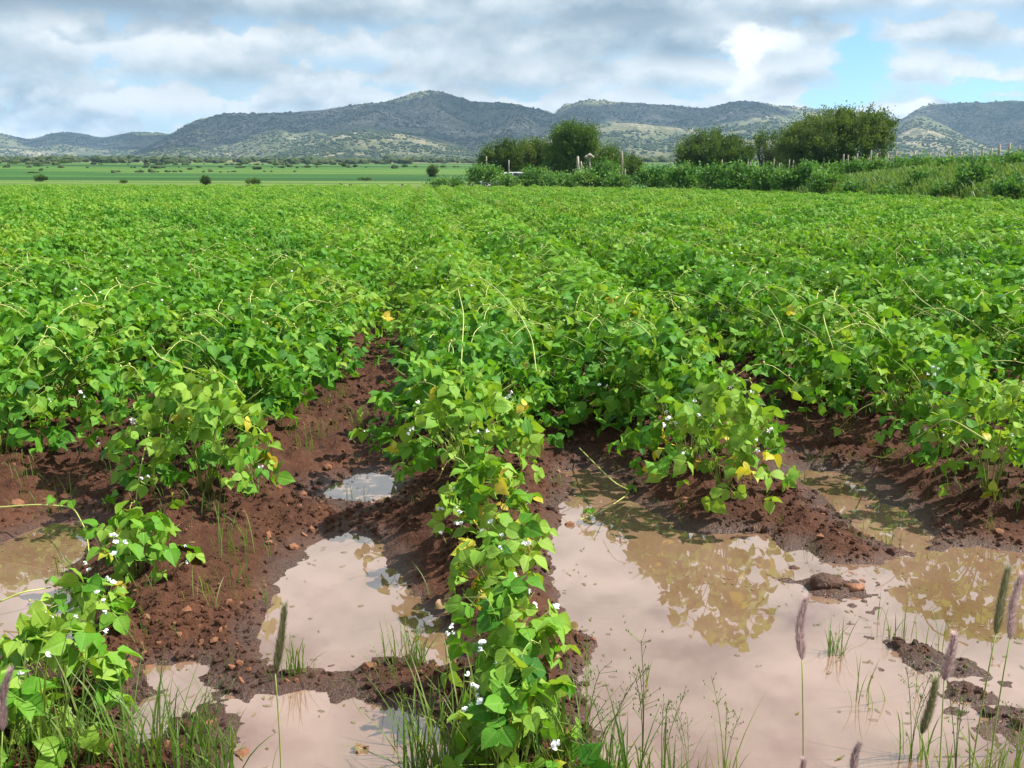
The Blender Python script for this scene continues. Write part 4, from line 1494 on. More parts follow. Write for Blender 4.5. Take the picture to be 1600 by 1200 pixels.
def merged_foliage(name, r, leaves, lod, size, mats=(M_BEAN,), templ=None, shift=0.0):
    T = templ or [trifoliate(r, lod, size) for _ in range(8)]
    Vs, Fs, Us, Ts, n = [], [], [], [], 0
    for (p, R, s) in leaves:
        V, F, U, tt = T[r.integers(0, len(T))]
        Vs.append((V * s) @ R.T + p)
        Fs.append(F + n)
        Us.append(U)
        Ts.append(tt + r.normal(0, 0.16))
        n += len(V)
    return mesh(name, np.concatenate(Vs), np.concatenate(Fs), list(mats), np.clip(np.concatenate(Ts), 0, 1) + shift, np.concatenate(Us))


def stem_mesh(r, Rx, Ry, H, n=16):
    mb = MB()
    for k in range(n):
        th = r.uniform(0, 2 * math.pi)
        q = r.uniform(0.35, 0.85)
        e = np.array([Rx * q * math.cos(th), Ry * q * math.sin(th), H * r.uniform(0.5, 0.92)])
        b = np.array([0.02 * math.cos(th), 0.02 * math.sin(th), -0.03])
        mb.tube(bez(b, np.array([e[0] * .3, e[1] * .3, e[2] * .75]), e, 6), 0.0034, 0.0016, 4)
    return mb.build('stem', M_STEM)


def runner_mesh(r, Rx, Ry, H, n=1, over=1.0):
    """thin pale climbing tips that arch out above the leaves"""
    mb = MB()
    for k in range(n):
        th = r.uniform(0, 2 * math.pi)
        q = r.uniform(0.1, 0.6)
        b = np.array([Rx * q * math.cos(th), Ry * q * math.sin(th), H * 0.75])
        th2 = th + r.normal(0, 0.9)
        reach = r.uniform(0.15, 0.42)
        e = b + np.array([math.cos(th2) * reach, math.sin(th2) * reach, r.uniform(-0.02, 0.14) * over])
        m_ = (b + e) / 2 + np.array([0, 0, r.uniform(0.14, 0.30) * over])
        pts = bez(b, m_, e, 10)
        pts += np.cumsum(r.normal(0, 0.004, pts.shape), 0)
        mb.tube(pts, 0.0026, 0.0013, 4)
        for j in (5, 8):                        # small buds at the nodes
            c = pts[j]
            V, F = ico(1, int(r.integers(1, 999)), 0.2)
            mb.add(V * np.array([.006, .005, .008]) + c + np.array([0, 0, .006]), F)
    return mb.build('runner', M_VINE)


def flower_mesh(r):
    """a small white pea flower: standard, two wings and a keel on a short stalk"""
    mb = MB()
    L = 0.011
    for (a, tilt, w, l) in ((0, 1.15, 1.25, 1.2), (0.85, 0.45, 0.9, 1.25), (-0.85, 0.45, 0.9, 1.25)):
        V = np.array([(0, 0, 0), (.35, .42, .05), (.8, .40, .0), (1, 0, -.06), (.8, -.40, .0), (.35, -.42, .05), (.55, 0, .12)]) * np.array([l, w, 1]) * L
        F = [(0, 6, 1), (1, 6, 2), (2, 6, 3), (3, 6, 4), (4, 6, 5), (5, 6, 0)]
        V = V @ rot_y(-tilt).T @ rot_z(a).T
        mb.add(V, F, None, .5, 0)
    V, F = ico(1, 3, 0.1)
    mb.add(V * np.array([.006, .003, .0035]) + np.array([.007, 0, -.001]), F, None, .5, 0)
    mb.tube([(-.002, 0, 0), (-.010, 0, -.012), (-.012, 0, -.035)], .0012, .0014, 3, mi=1)
    return mb.build('flower', [M_FLOWER, M_STEM])


r_ = np.random.default_rng(100)
LEAF_ME = []
for k in range(10):
    V, F, U, T = trifoliate(r_, 0, 0.088)
    LEAF_ME.append(mesh('leaf', V, F, M_BEAN, T, U))
YLEAF_ME = []
for k in range(3):
    V, F, U, T = trifoliate(r_, 0, 0.088)
    YLEAF_ME.append(mesh('leaf', V, F, M_YELLOW, T + 0.1 * (k - 1), U))
DRYLEAF_ME = []
for k in range(2):
    V, F, U, T = trifoliate(r_, 0, 0.075)
    V[:, 2] -= 0.02 * np.sin(V[:, 0] * 60)
    DRYLEAF_ME.append(mesh('leaf', V, F, M_DRY, T, U))
FLOWER_ME = [flower_mesh(r_) for _ in range(3)]
STEM_ME = [stem_mesh(r_, 0.30, 0.40, 0.46) for _ in range(4)]
RUN_ME = [runner_mesh(r_, 0.30, 0.40, 0.46, 1) for n in range(7)]
MID_ME = [merged_foliage('foliage', r_, dome_leaves(r_, 158, 0.34, 0.52, 0.48, low=0.04), 1, 0.062) for _ in range(7)]

GROUP = 'bean plants growing in the field rows'
BARE_FRONT = 'leafy green bean plant packed among others in the front of the crop'
BARE_MID = 'green bean plant deeper in the unbroken crop'


def near_plant(x, y, z, rz, n, Rx, Ry, H, tint, label, seed, nfl=3, nrun=1, yellow=0.0, dry=0, low=0.10, size=1.0):
    """a plant whose leaves are separate parts"""
    r = np.random.default_rng(seed)
    root = empty('bean_plant', (x, y, z), rz)
    tag(root, label, 'bean plant', GROUP)
    for (p, R, s) in dome_leaves(r, n, Rx, Ry, H, low=low):
        q = r.random()
        hrel = p[2] / max(H, .01)
        if q < yellow * (1.7 if hrel < 0.5 else 0.5):
            me, tv = YLEAF_ME[r.integers(0, 3)], r.uniform(0.2, 0.8)
        elif dry and q > 1 - 0.02 * dry and hrel < 0.45:
            me, tv = DRYLEAF_ME[r.integers(0, 2)], 0.5
        else:
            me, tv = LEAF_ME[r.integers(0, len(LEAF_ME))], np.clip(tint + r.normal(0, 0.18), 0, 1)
        o = bpy.data.objects.new('leaf', me)
        COL.objects.link(o)
        o.parent = root
        M = np.eye(4)
        M[:3, :3] = R * s * size
        M[:3, 3] = p
        o.matrix_local = Matrix(M.tolist())
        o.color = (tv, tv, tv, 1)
    s_ = link('stem', STEM_ME[r.integers(0, len(STEM_ME))], root)
    s_.scale = (Rx / 0.30, Ry / 0.40, H / 0.46)
    for k in range(nrun):
        q = link('runner', RUN_ME[r.integers(0, len(RUN_ME))], root)
        q.scale = (Rx / 0.30, Ry / 0.40, H / 0.46)
        q.rotation_euler = (0, 0, r.uniform(0, 6.28))
    for k in range(nfl):
        th = r.uniform(0, 6.28)
        t = r.uniform(0.15, 0.95)
        rad = (1 - t ** 2.2) ** 0.55 * r.uniform(0.9, 1.1)
        c = np.array([Rx * rad * math.cos(th), Ry * rad * math.sin(th), H * t + 0.02])
        for j in range(int(r.integers(1, 4))):
            f = link('flower', FLOWER_ME[r.integers(0, 3)], root, tuple(c + r.normal(0, 0.014, 3)))
            f.rotation_euler = (r.normal(0, .4), r.normal(0, .5), r.uniform(0, 6.28))
            f.scale = (r.uniform(.8, 1.1),) * 3
    return root


def mid_plant(x, y, z, rz, tint, sc, label, seed):
    r = np.random.default_rng(seed)
    root = empty('bean_plant', (x, y, z), rz)
    tag(root, label, 'bean plant', GROUP)
    f = link('foliage', MID_ME[r.integers(0, len(MID_ME))], root)
    f.color = (tint, tint, tint, 1)
    f.scale = sc
    f['kind'] = 'stuff'
    s_ = link('stem', STEM_ME[r.integers(0, len(STEM_ME))], root)
    s_.scale = sc
    for k in range(int(r.integers(1, 4))):
        q = link('runner', RUN_ME[r.integers(0, len(RUN_ME))], root)
        q.rotation_euler = (0, 0, r.uniform(0, 6.28))
        q.scale = sc
    if r.random() < 0.45:
        q = link('flower', FLOWER_ME[r.integers(0, 3)], root, (r.uniform(-.3, .3) * sc[0], r.uniform(-.4, .4) * sc[1], 0.47 * sc[2]))


# hand-placed plants at the ragged front of the rows: base pixel, leaves, half-length, half-width, height, tint
FRONT = [
    # px, py, n, Rx, Ry, H, tint, flowers, yellow, dry, label
    (322, 795, 70, 0.32, 0.33, 0.46, 0.66, 5, 0.02, 1, 'pale bean plant ending the dense row left of the muddy furrow'),
    (250, 745, 60, 0.34, 0.34, 0.46, 0.48, 3, 0.0, 0, 'bean plant just behind the end of the row left of the furrow'),
    (215, 908, 26, 0.17, 0.19, 0.20, 0.70, 5, 0.04, 1, 'small bean plant with white flowers between left puddle and mud'),
    (140, 985, 16, 0.12, 0.13, 0.16, 0.70, 4, 0.03, 1, 'small bean plant leaning over the left puddle'),
    (88, 1112, 26, 0.16, 0.17, 0.20, 0.68, 4, 0.0, 1, 'bean plant with pale leaf undersides in the lower left corner'),
    (10, 1245, 16, 0.15, 0.16, 0.18, 0.64, 2, 0.05, 0, 'bean plant cut by the bottom left corner with a yellow leaf'),
    (738, 800, 62, 0.32, 0.30, 0.44, 0.74, 7, 0.03, 1, 'pale flowering bean plant heading the middle row above the puddles'),
    (712, 742, 64, 0.34, 0.40, 0.48, 0.54, 4, 0.0, 0, 'bean plant second in the middle row behind the pale flowering one'),
    (765, 872, 36, 0.18, 0.19, 0.30, 0.78, 7, 0.09, 1, 'yellowing bean plant in the middle of the row between two puddles'),
    (770, 945, 18, 0.13, 0.16, 0.17, 0.66, 4, 0.08, 3, 'bean plant with yellow and brown lower leaves at the big puddle edge'),
    (790, 1085, 30, 0.15, 0.155, 0.24, 0.66, 4, 0.02, 2, 'bean plant with large veined leaves low in the middle row'),
    (812, 1222, 34, 0.16, 0.155, 0.25, 0.62, 5, 0.05, 1, 'nearest bean plant at the bottom of the middle row among grass'),
    (1128, 790, 54, 0.26, 0.27, 0.43, 0.76, 9, 0.04, 1, 'pale flowering bean plant heading the row behind the wide puddle'),
    (1075, 735, 60, 0.30, 0.36, 0.42, 0.48, 5, 0.02, 1, 'bean plant behind the pale one at the wide puddle'),
    (1545, 790, 58, 0.28, 0.32, 0.43, 0.74, 7, 0.03, 1, 'pale bean plant ending the right hand row by the mud'),
    (1475, 735, 60, 0.32, 0.38, 0.46, 0.50, 5, 0.02, 1, 'bean plant just behind the end of the right hand row'),
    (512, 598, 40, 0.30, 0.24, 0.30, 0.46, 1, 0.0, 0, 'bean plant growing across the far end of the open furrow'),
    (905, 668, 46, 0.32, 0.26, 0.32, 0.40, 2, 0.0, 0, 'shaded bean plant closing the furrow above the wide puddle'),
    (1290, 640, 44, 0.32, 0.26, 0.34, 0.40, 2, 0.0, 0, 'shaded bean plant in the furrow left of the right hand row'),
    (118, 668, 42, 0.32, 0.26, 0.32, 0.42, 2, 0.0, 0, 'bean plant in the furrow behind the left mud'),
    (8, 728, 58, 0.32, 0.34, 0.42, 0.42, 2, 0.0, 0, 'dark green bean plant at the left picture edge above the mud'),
]
ALL = []
for k, f in enumerate(FRONT):
    p = unproj(f[0], f[1], 0.04)
    ALL.append(dict(x=p[0], y=p[1], front=f, seed=500 + k))
# rows: first regular plant starts behind the hand-placed ones
START = {-3: 4.6, -2: 4.6, -1: 4.75, 0: 4.6, 1: 4.75, 2: 4.75, 3: 4.3, 4: 4.2}
r_ = np.random.default_rng(77)
PTS = []
for row in range(-62, 36):
    u0 = ROW0 + SPACING * row
    v = START.get(row, 4.4) + r_.uniform(0, 0.15)
    while v < 74:
        u = u0 + r_.normal(0, 0.06) + {-1: -0.03, 0: 0.10, 1: -0.10}.get(row, 0) * float(np.interp(v, [7, 11], [1, 0]))
        x, y = xy_of(u, v)
        if abs(x) < 0.66 * y + 2.5 and beyond_edge(x, y) < -0.3:
            PTS.append((x, y, v, row))
        v += r_.uniform(0.27, 0.37)
PTS = np.array(PTS)
P4 = PTS[:, :2]
dist = np.hypot(P4[:, 0], P4[:, 1])
infr = np.abs(P4[:, 0]) < 0.53 * P4[:, 1] + 0.55
order = np.argsort(np.where(infr, dist, dist + 8.0))
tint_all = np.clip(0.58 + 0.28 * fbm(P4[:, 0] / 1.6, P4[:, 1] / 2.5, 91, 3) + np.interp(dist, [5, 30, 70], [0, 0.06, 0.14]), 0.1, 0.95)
hgt_all = 1.0 + 0.22 * fbm(P4[:, 0] / 1.2, P4[:, 1] / 1.8, 92, 3)
# the dark gaps between rows, left open here and there as in the field
gap = fbm(P4[:, 0] / 1.1 + 40, P4[:, 1] / 3.0, 95, 2)
wid_all = np.interp(gap, [-0.35, -0.05, 0.3], [0.72, 0.97, 1.12])
wid_all = wid_all * np.interp(dist, [4.6, 5.6, 7.0, 10.0], [0.90, 1.14, 1.22, 1.10])
# the furrow left of the middle row stays open a little farther back
wid_all = np.where((PTS[:, 3] == -1) | (PTS[:, 3] == 0), np.minimum(wid_all, np.interp(dist, [5.2, 6.0, 7.0], [1.0, 1.08, 1.3])), wid_all)
wid_all = np.where((PTS[:, 3] == 1) & (dist > 5.3), np.maximum(wid_all, 1.28), wid_all)
GZ = ground_h(P4[:, 0], P4[:, 1])


ROWNAME = {-3: 'in the row far left beyond the leftmost mud', -2: 'in the row behind the dark plant at the left edge', -1: 'in the row left of the muddy furrow', 0: 'in the middle row above the puddles',
           1: 'in the row that ends at the wide puddle', 2: 'in the right hand row behind the mud', 3: 'in the row to the right of the right hand row', 4: 'in the second row to the right of the right hand row'}
ORD = ['first', 'second', 'third', 'fourth', 'fifth', 'sixth', 'seventh', 'eighth', 'ninth', 'tenth', 'eleventh', 'twelfth', 'thirteenth', 'fourteenth', 'fifteenth']
ROW_VS = {row: np.sort(PTS[PTS[:, 3] == row, 2]) for row in ROWNAME}


def near_label(row, v):
    if row not in ROWNAME:
        return BARE_FRONT
    k = int(np.searchsorted(ROW_VS[row], v - 1e-6))
    return '%s full bean plant %s' % (ORD[min(k, 14)], ROWNAME[row])


def build_beans():
    n_front = len(FRONT)
    for a in ALL:
        f = a['front']
        z = float(ground_h(a['x'], a['y'])[0])
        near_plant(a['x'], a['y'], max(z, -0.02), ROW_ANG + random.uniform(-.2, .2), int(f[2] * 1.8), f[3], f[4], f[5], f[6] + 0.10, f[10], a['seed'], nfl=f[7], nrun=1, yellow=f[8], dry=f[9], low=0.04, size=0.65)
    k, near_n = 0, 44
    for i in order[:300 - n_front]:
        x, y = P4[i]
        tint = float(tint_all[i])
        rz = ROW_ANG + r_.normal(0, 0.15) + (math.pi if r_.random() < .5 else 0)
        w, h = float(wid_all[i]), float(hgt_all[i])
        if k < near_n and infr[i]:
            near_plant(x, y, GZ[i], rz, 122, 0.34, 0.48 * w, 0.46 * h, tint, near_label(int(PTS[i, 3]), PTS[i, 2]), 900 + k, nfl=int(r_.integers(0, 3)), nrun=2, yellow=0.003, low=0.05, size=0.72)
            k += 1
        else:
            mid_plant(x, y, GZ[i], rz, tint, (1.0, 0.98 * w, h), BARE_MID, 2000 + int(i))
    rest = order[300 - n_front:]
    # the remainder of the crop: one mass
    rr = np.random.default_rng(55)
    protos, lods = [], []
    for q in range(9):
        tint = (0.45, 0.60, 0.76)[q % 3]
        me = merged_foliage('crop_plant', rr, dome_leaves(rr, 158, 0.34, 0.52, 0.48, low=0.04), 2, 0.065, shift=(tint - 0.5) / 0.45)
        protos.append(proto_obj('crop_plant_%s' % 'abcdefghi'[q], me, 0.5))
    run = MB()
    for q in range(3):
        protos.append(proto_obj('crop_vine_%s' % 'abc'[q], runner_mesh(rr, 0.3, 0.4, 0.46, 2), 0.5))
    n = len(rest)
    ti = tint_all[rest]
    band = np.digitize(ti + rr.normal(0, 0.07, n), [0.52, 0.68])
    idx = band + 3 * rr.integers(0, 3, n)
    pos = np.stack([P4[rest, 0], P4[rest, 1], GZ[rest]], 1)
    rot = np.stack([np.zeros(n), np.zeros(n), ROW_ANG + rr.normal(0, 0.2, n) + math.pi * rr.integers(0, 2, n)], 1)
    scl = np.stack([np.ones(n) * rr.uniform(0.95, 1.15, n), wid_all[rest] * rr.uniform(0.95, 1.1, n), hgt_all[rest] * rr.uniform(0.92, 1.06, n)], 1)
    vine = rr.random(n) < 0.5
    pos = np.concatenate([pos, pos[vine]])
    rot = np.concatenate([rot, rot[vine] + np.array([0, 0, 1.3])])
    scl = np.concatenate([scl, scl[vine] * 1.05])
    idx = np.concatenate([idx, 9 + rr.integers(0, 3, vine.sum())])
    gn_scatter('bean_crop', pos, rot, scl, idx, protos, 'unbroken bright green bean crop stretching away to the field end', 'bean crop')


build_beans()

# ------------------------------------------------------------------ loose vines lying over the mud and bridging the water
def vine(px_pts, label, rad=0.0032, leaves=3, seed=0):
    """px_pts: (px, py, height above the water level)"""
    r = np.random.default_rng(seed)
    P = np.array([unproj(a, b, h) for a, b, h in px_pts])
    t = np.linspace(0, len(P) - 1, 7 * (len(P) - 1) + 1)
    C = np.stack([np.interp(t, np.arange(len(P)), P[:, k]) for k in range(3)], 1)
    for _ in range(3):
        C[1:-1] = (C[:-2] + 2 * C[1:-1] + C[2:]) / 4
    root = empty('bean_vine', tuple(C[0]))
    tag(root, label, 'vine', 'loose vines over the mud')
    mb = MB()
    mb.tube(C - C[0], rad, rad * 0.6, 5)
    link('stem', mb.build('stem', M_VINE), root)
    for k in range(leaves):
        j = r.integers(2, len(C))
        o = link('leaf', LEAF_ME[r.integers(0, 10)], root, tuple(C[j] - C[0] + np.array([0, 0, .03])))
        o.rotation_euler = (r.normal(0, .4), r.normal(0.2, .3), r.uniform(0, 6.28))
        s = r.uniform(0.3, 0.55)
        o.scale = (s, s, s)
        o.color = (.6, .6, .6, 1)


vine([(905, 700, .06), (960, 755, .12), (988, 768, .02), (940, 800, .012), (905, 812, .03)], 'pale vine bent into the water at the top of the wide puddle', seed=1)
vine([(1080, 700, .16), (1020, 735, .10), (985, 752, .02)], 'straight vine reaching from the pale plant down to the puddle', seed=2, leaves=1)
vine([(-30, 795, .10), (60, 788, .13), (115, 792, .12), (135, 830, .10), (140, 870, .05)], 'pale vine arching across the mud at the left edge', seed=3)
vine([(235, 668, .33), (222, 720, .25), (212, 780, .12), (216, 830, .05)], 'hanging pale vine in front of the left row end', seed=4, leaves=1)
vine([(1545, 690, .40), (1480, 650, .44), (1425, 690, .25), (1385, 716, .08), (1360, 712, .05)], 'long arching vine in front of the right hand row', seed=5, leaves=1)
vine([(1410, 612, .36), (1350, 635, .30), (1320, 660, .16), (1302, 680, .07)], 'shorter arching vine left of the right hand row', seed=6, leaves=2)
vine([(738, 425, .50), (775, 450, .60), (812, 490, .62), (832, 530, .60), (838, 580, .50)], 'long pale vine curving down over the canopy in the middle of the field', rad=.0036, seed=11, leaves=1)
vine([(714, 445, .50), (725, 490, .62), (722, 545, .60), (720, 585, .50)], 'upright pale vine left of the long curving one over the canopy', rad=.0034, seed=12, leaves=1)
vine([(1402, 405, .50), (1412, 440, .60), (1440, 470, .60), (1480, 495, .50)], 'pale vine standing out of the canopy on the right', rad=.0036, seed=14, leaves=1)
vine([(1284, 480, .50), (1290, 510, .60), (1302, 545, .50)], 'short pale vine on the canopy left of the right hand one', rad=.0034, seed=15, leaves=0)
vine([(236, 540, .46), (250, 560, .56), (300, 578, .58), (330, 590, .50)], 'pale vine looping over the left row', rad=.0034, seed=16, leaves=1)
vine([(40, 380, .48), (44, 410, .60), (48, 440, .50)], 'thin pale vine standing in the crop at the far left', rad=.004, seed=17, leaves=0)
vine([(1195, 470, .50), (1215, 500, .58), (1230, 545, .50)], 'faint pale vine on the crop in front of the dark gap', rad=.0034, seed=18, leaves=1)
vine([(0, 940, .05), (35, 925, .07), (80, 918, .06)], 'thin flowering vine over the left puddle', seed=7, leaves=1)
vine([(695, 936, .06), (735, 933, .10), (770, 934, .12)], 'short pale stem sticking out over the middle puddle', seed=8, leaves=0)


# ------------------------------------------------------------------ stones, clods, grass, seed heads
def build_stones():
    r = np.random.default_rng(8)
    protos = []
    for k in range(6):
        V, F = ico(1, 40 + k, 0.42, 0.55)
        protos.append(mesh('stone', V, F, M_STONE, None, None, False))
    STN = [(380, 1166, 26, 'largest rounded orange stone beside the lower middle puddle'), (458, 853, 22, 'flat orange stone at the upper edge of the middle puddle'), (420, 855, 18, 'orange stone left of the flat one above the middle puddle'),
           (1222, 793, 24, 'flat orange stone at the tip of the mud tongue'), (1282, 845, 18, 'round orange stone on the tongue of mud between two pools'), (888, 813, 22, 'orange stone on the left bank of the wide puddle'),
           (1347, 899, 14, 'small reddish stone standing in the wide puddle'), (358, 953, 18, 'orange stone in the mud left of the middle puddle'), (28, 792, 26, 'pale orange stone at the far left of the mud'),
           (335, 1008, 18, 'flat orange stone on the mud bar lower left'), (232, 1032, 20, 'reddish stone above the small pool lower left'), (364, 1046, 20, 'red stone on the bar between the two middle pools'),
           (1070, 790, 20, 'orange clump at the upper edge of the wide puddle'), (872, 733, 14, 'orange stone left of the vine at the wide puddle top'), (1006, 708, 14, 'orange stone in the shade of the row behind the puddle'),
           (512, 733, 16, 'orange stone above the little furrow pool'), (1485, 822, 14, 'small orange stone on the mud by the right hand row'), (110, 738, 14, 'orange stone on the mud at the left row end'), (1330, 886, 16, 'brown stone at the shore of the mud tongue')]
    for (px, py, w, lab) in STN:
        p = unproj(px, py, 0.02)
        z = float(ground_h(p[0], p[1])[0])
        s = w / (FOC / p[1]) / 2
        o = link('stone', protos[r.integers(0, 6)], None, (p[0], p[1], z + s * 0.2))
        o.scale = (s, s * r.uniform(.7, 1), s * r.uniform(.8, 1.1))
        o.rotation_euler = (r.normal(0, .25), r.normal(0, .25), r.uniform(0, 6.28))
        tag(o, lab, 'stone', 'orange stones on the wet mud')
    # countless crumbs and pebbles
    n = 70000
    y = 1.5 + 6.0 * r.random(n) ** 1.3
    x = r.uniform(-0.62, 0.62, n) * y
    h = ground_h(x, y)
    keep = (h > 0.006) & (r.random(n) < 0.45 + 1.4 * fbm(x * 3, y * 3, 6, 3))
    x, y, h = x[keep], y[keep], h[keep]
    s = np.exp(r.normal(math.log(0.0062), 0.5, len(x)))
    s = np.where(r.random(len(x)) < 0.07, s * 2.2, s)
    s = np.clip(s, 0.002, 0.026)
    pr = []
    for k in range(5):
        V, F = ico(1, 60 + k, 0.35, 0.7)
        pr.append(proto_obj('pebble_kind_%s' % 'abcde'[k], mesh('pebble', V, F, (M_STONE, M_CLOD, M_MUD, M_MUD, M_MUD)[k], None, None, False)))
    gn_scatter('mud_crumbs', np.stack([x, y, h - s * .05], 1), r.uniform(0, 6.28, (len(x), 3)), np.stack([s, s * r.uniform(.6, 1, len(x)), s], 1), r.choice(5, len(x), p=[.07, .12, .27, .27, .27]), pr,
               'small orange pebbles and dark crumbs scattered on the mud', 'gravel')
    # a clod pair standing in the wide puddle and one by the tongue
    for (px, py, w, sd, lab, mt) in ((1292, 918, 62, 5, 'dark flat mud clod lying in the wide puddle', M_CLOD), (1335, 922, 36, 6, 'yellowish lump beside the flat clod in the puddle', M_STONE),
                                     (1272, 808, 42, 7, 'dark clod with an orange end on the mud tongue', M_CLOD), (1240, 885, 24, 9, 'small clod by the shore left of the flat clod', M_CLOD),
                                     (915, 1004, 20, 12, 'wet dark clod in the puddle beside the middle row', M_CLOD), (958, 1028, 14, 13, 'tiny clod alone in the wide puddle', M_CLOD), (912, 1066, 24, 14, 'dark clod at the grassy edge of the wide puddle', M_CLOD),
                                     (1327, 973, 24, 15, 'dark speck of mud beside the grass in the wide puddle', M_CLOD), (1438, 750, 26, 16, 'black clod in the shade of the right hand row', M_CLOD), (1404, 1122, 20, 17, 'crumb of mud in the puddle below the seed heads', M_CLOD)):
        V, F = ico(2, sd, 0.4, 0.5)
        p = unproj(px, py, 0.005)
        s = w / (FOC / p[1]) / 2
        o = link('mud_clod', mesh('mud_clod', V * s * np.array([1, .6, .75]), F, mt), None, (p[0], p[1], max(float(ground_h(p[0], p[1])[0]), -0.01) + s * 0.1))
        tag(o, lab, 'clod', 'mud clods')


build_stones()


def grass_mesh(r, n, h0, h1, spread, bend=0.5, w=0.0032, fan_=1.0):
    mb = MB()
    for k in range(n):
        th = r.uniform(0, 6.28)
        b = np.array([r.normal(0, spread), r.normal(0, spread), -0.02])
        h = r.uniform(h0, h1)
        out = abs(r.normal(0, 0.28)) * h * fan_
        d = np.array([math.cos(th), math.sin(th), 0])
        p1 = b + np.array([0, 0, h * 0.62]) + d * out * 0.25
        p2 = b + d * (out + bend * h * r.uniform(0, 0.5)) + np.array([0, 0, h * r.uniform(0.75, 1.0)])
        C = bez(b, p1, p2, 6)
        s = norm(np.cross(d, [0, 0, 1]) + r.normal(0, 0.25, 3))
        W = w * r.uniform(0.6, 1.3) * np.array([0.7, 1, 1, .85, .55, .08])
        V = np.concatenate([C - s * W[:, None] / 2, C + s * W[:, None] / 2])
        F = []
        for j in range(5):
            F += [(j, j + 6, j + 7), (j, j + 7, j + 1)]
        tv = np.clip(r.normal(0.5, 0.2), 0, 1)
        mb.add(V, F, None, np.tile(tv + np.linspace(0.0, 0.12, 6), 2))
    return mb


def grass_with_panicle(r, n, h0, h1, npan):
    mb = grass_mesh(r, n, h0, h1, 0.02)
    for k in range(npan):
        th = r.uniform(0, 6.28)
        h = r.uniform(h1 * 0.8, h1 * 1.25)
        C = bez((0, 0, 0), (0.01, 0, h * .6), (math.cos(th) * h * .22, math.sin(th) * h * .22, h), 7)
        mb.tube(C, 0.0011, 0.0007, 3, 0.7)
        for j in range(14):
            t = r.uniform(0.55, 1.0)
            c = C[0] * 0 + np.array([np.interp(t, np.linspace(0, 1, 7), C[:, q]) for q in range(3)])
            e = c + np.array([r.normal(0, .012), r.normal(0, .012), r.uniform(.004, .022)])
            mb.tube([c, e], 0.0004, 0.0004, 3, 0.8, cap=False)
            V, F = ico(1, 1, 0.0)
            mb.add(V * np.array([.0011, .0011, .0028]) + e, F, None, 0.95)
    return mb


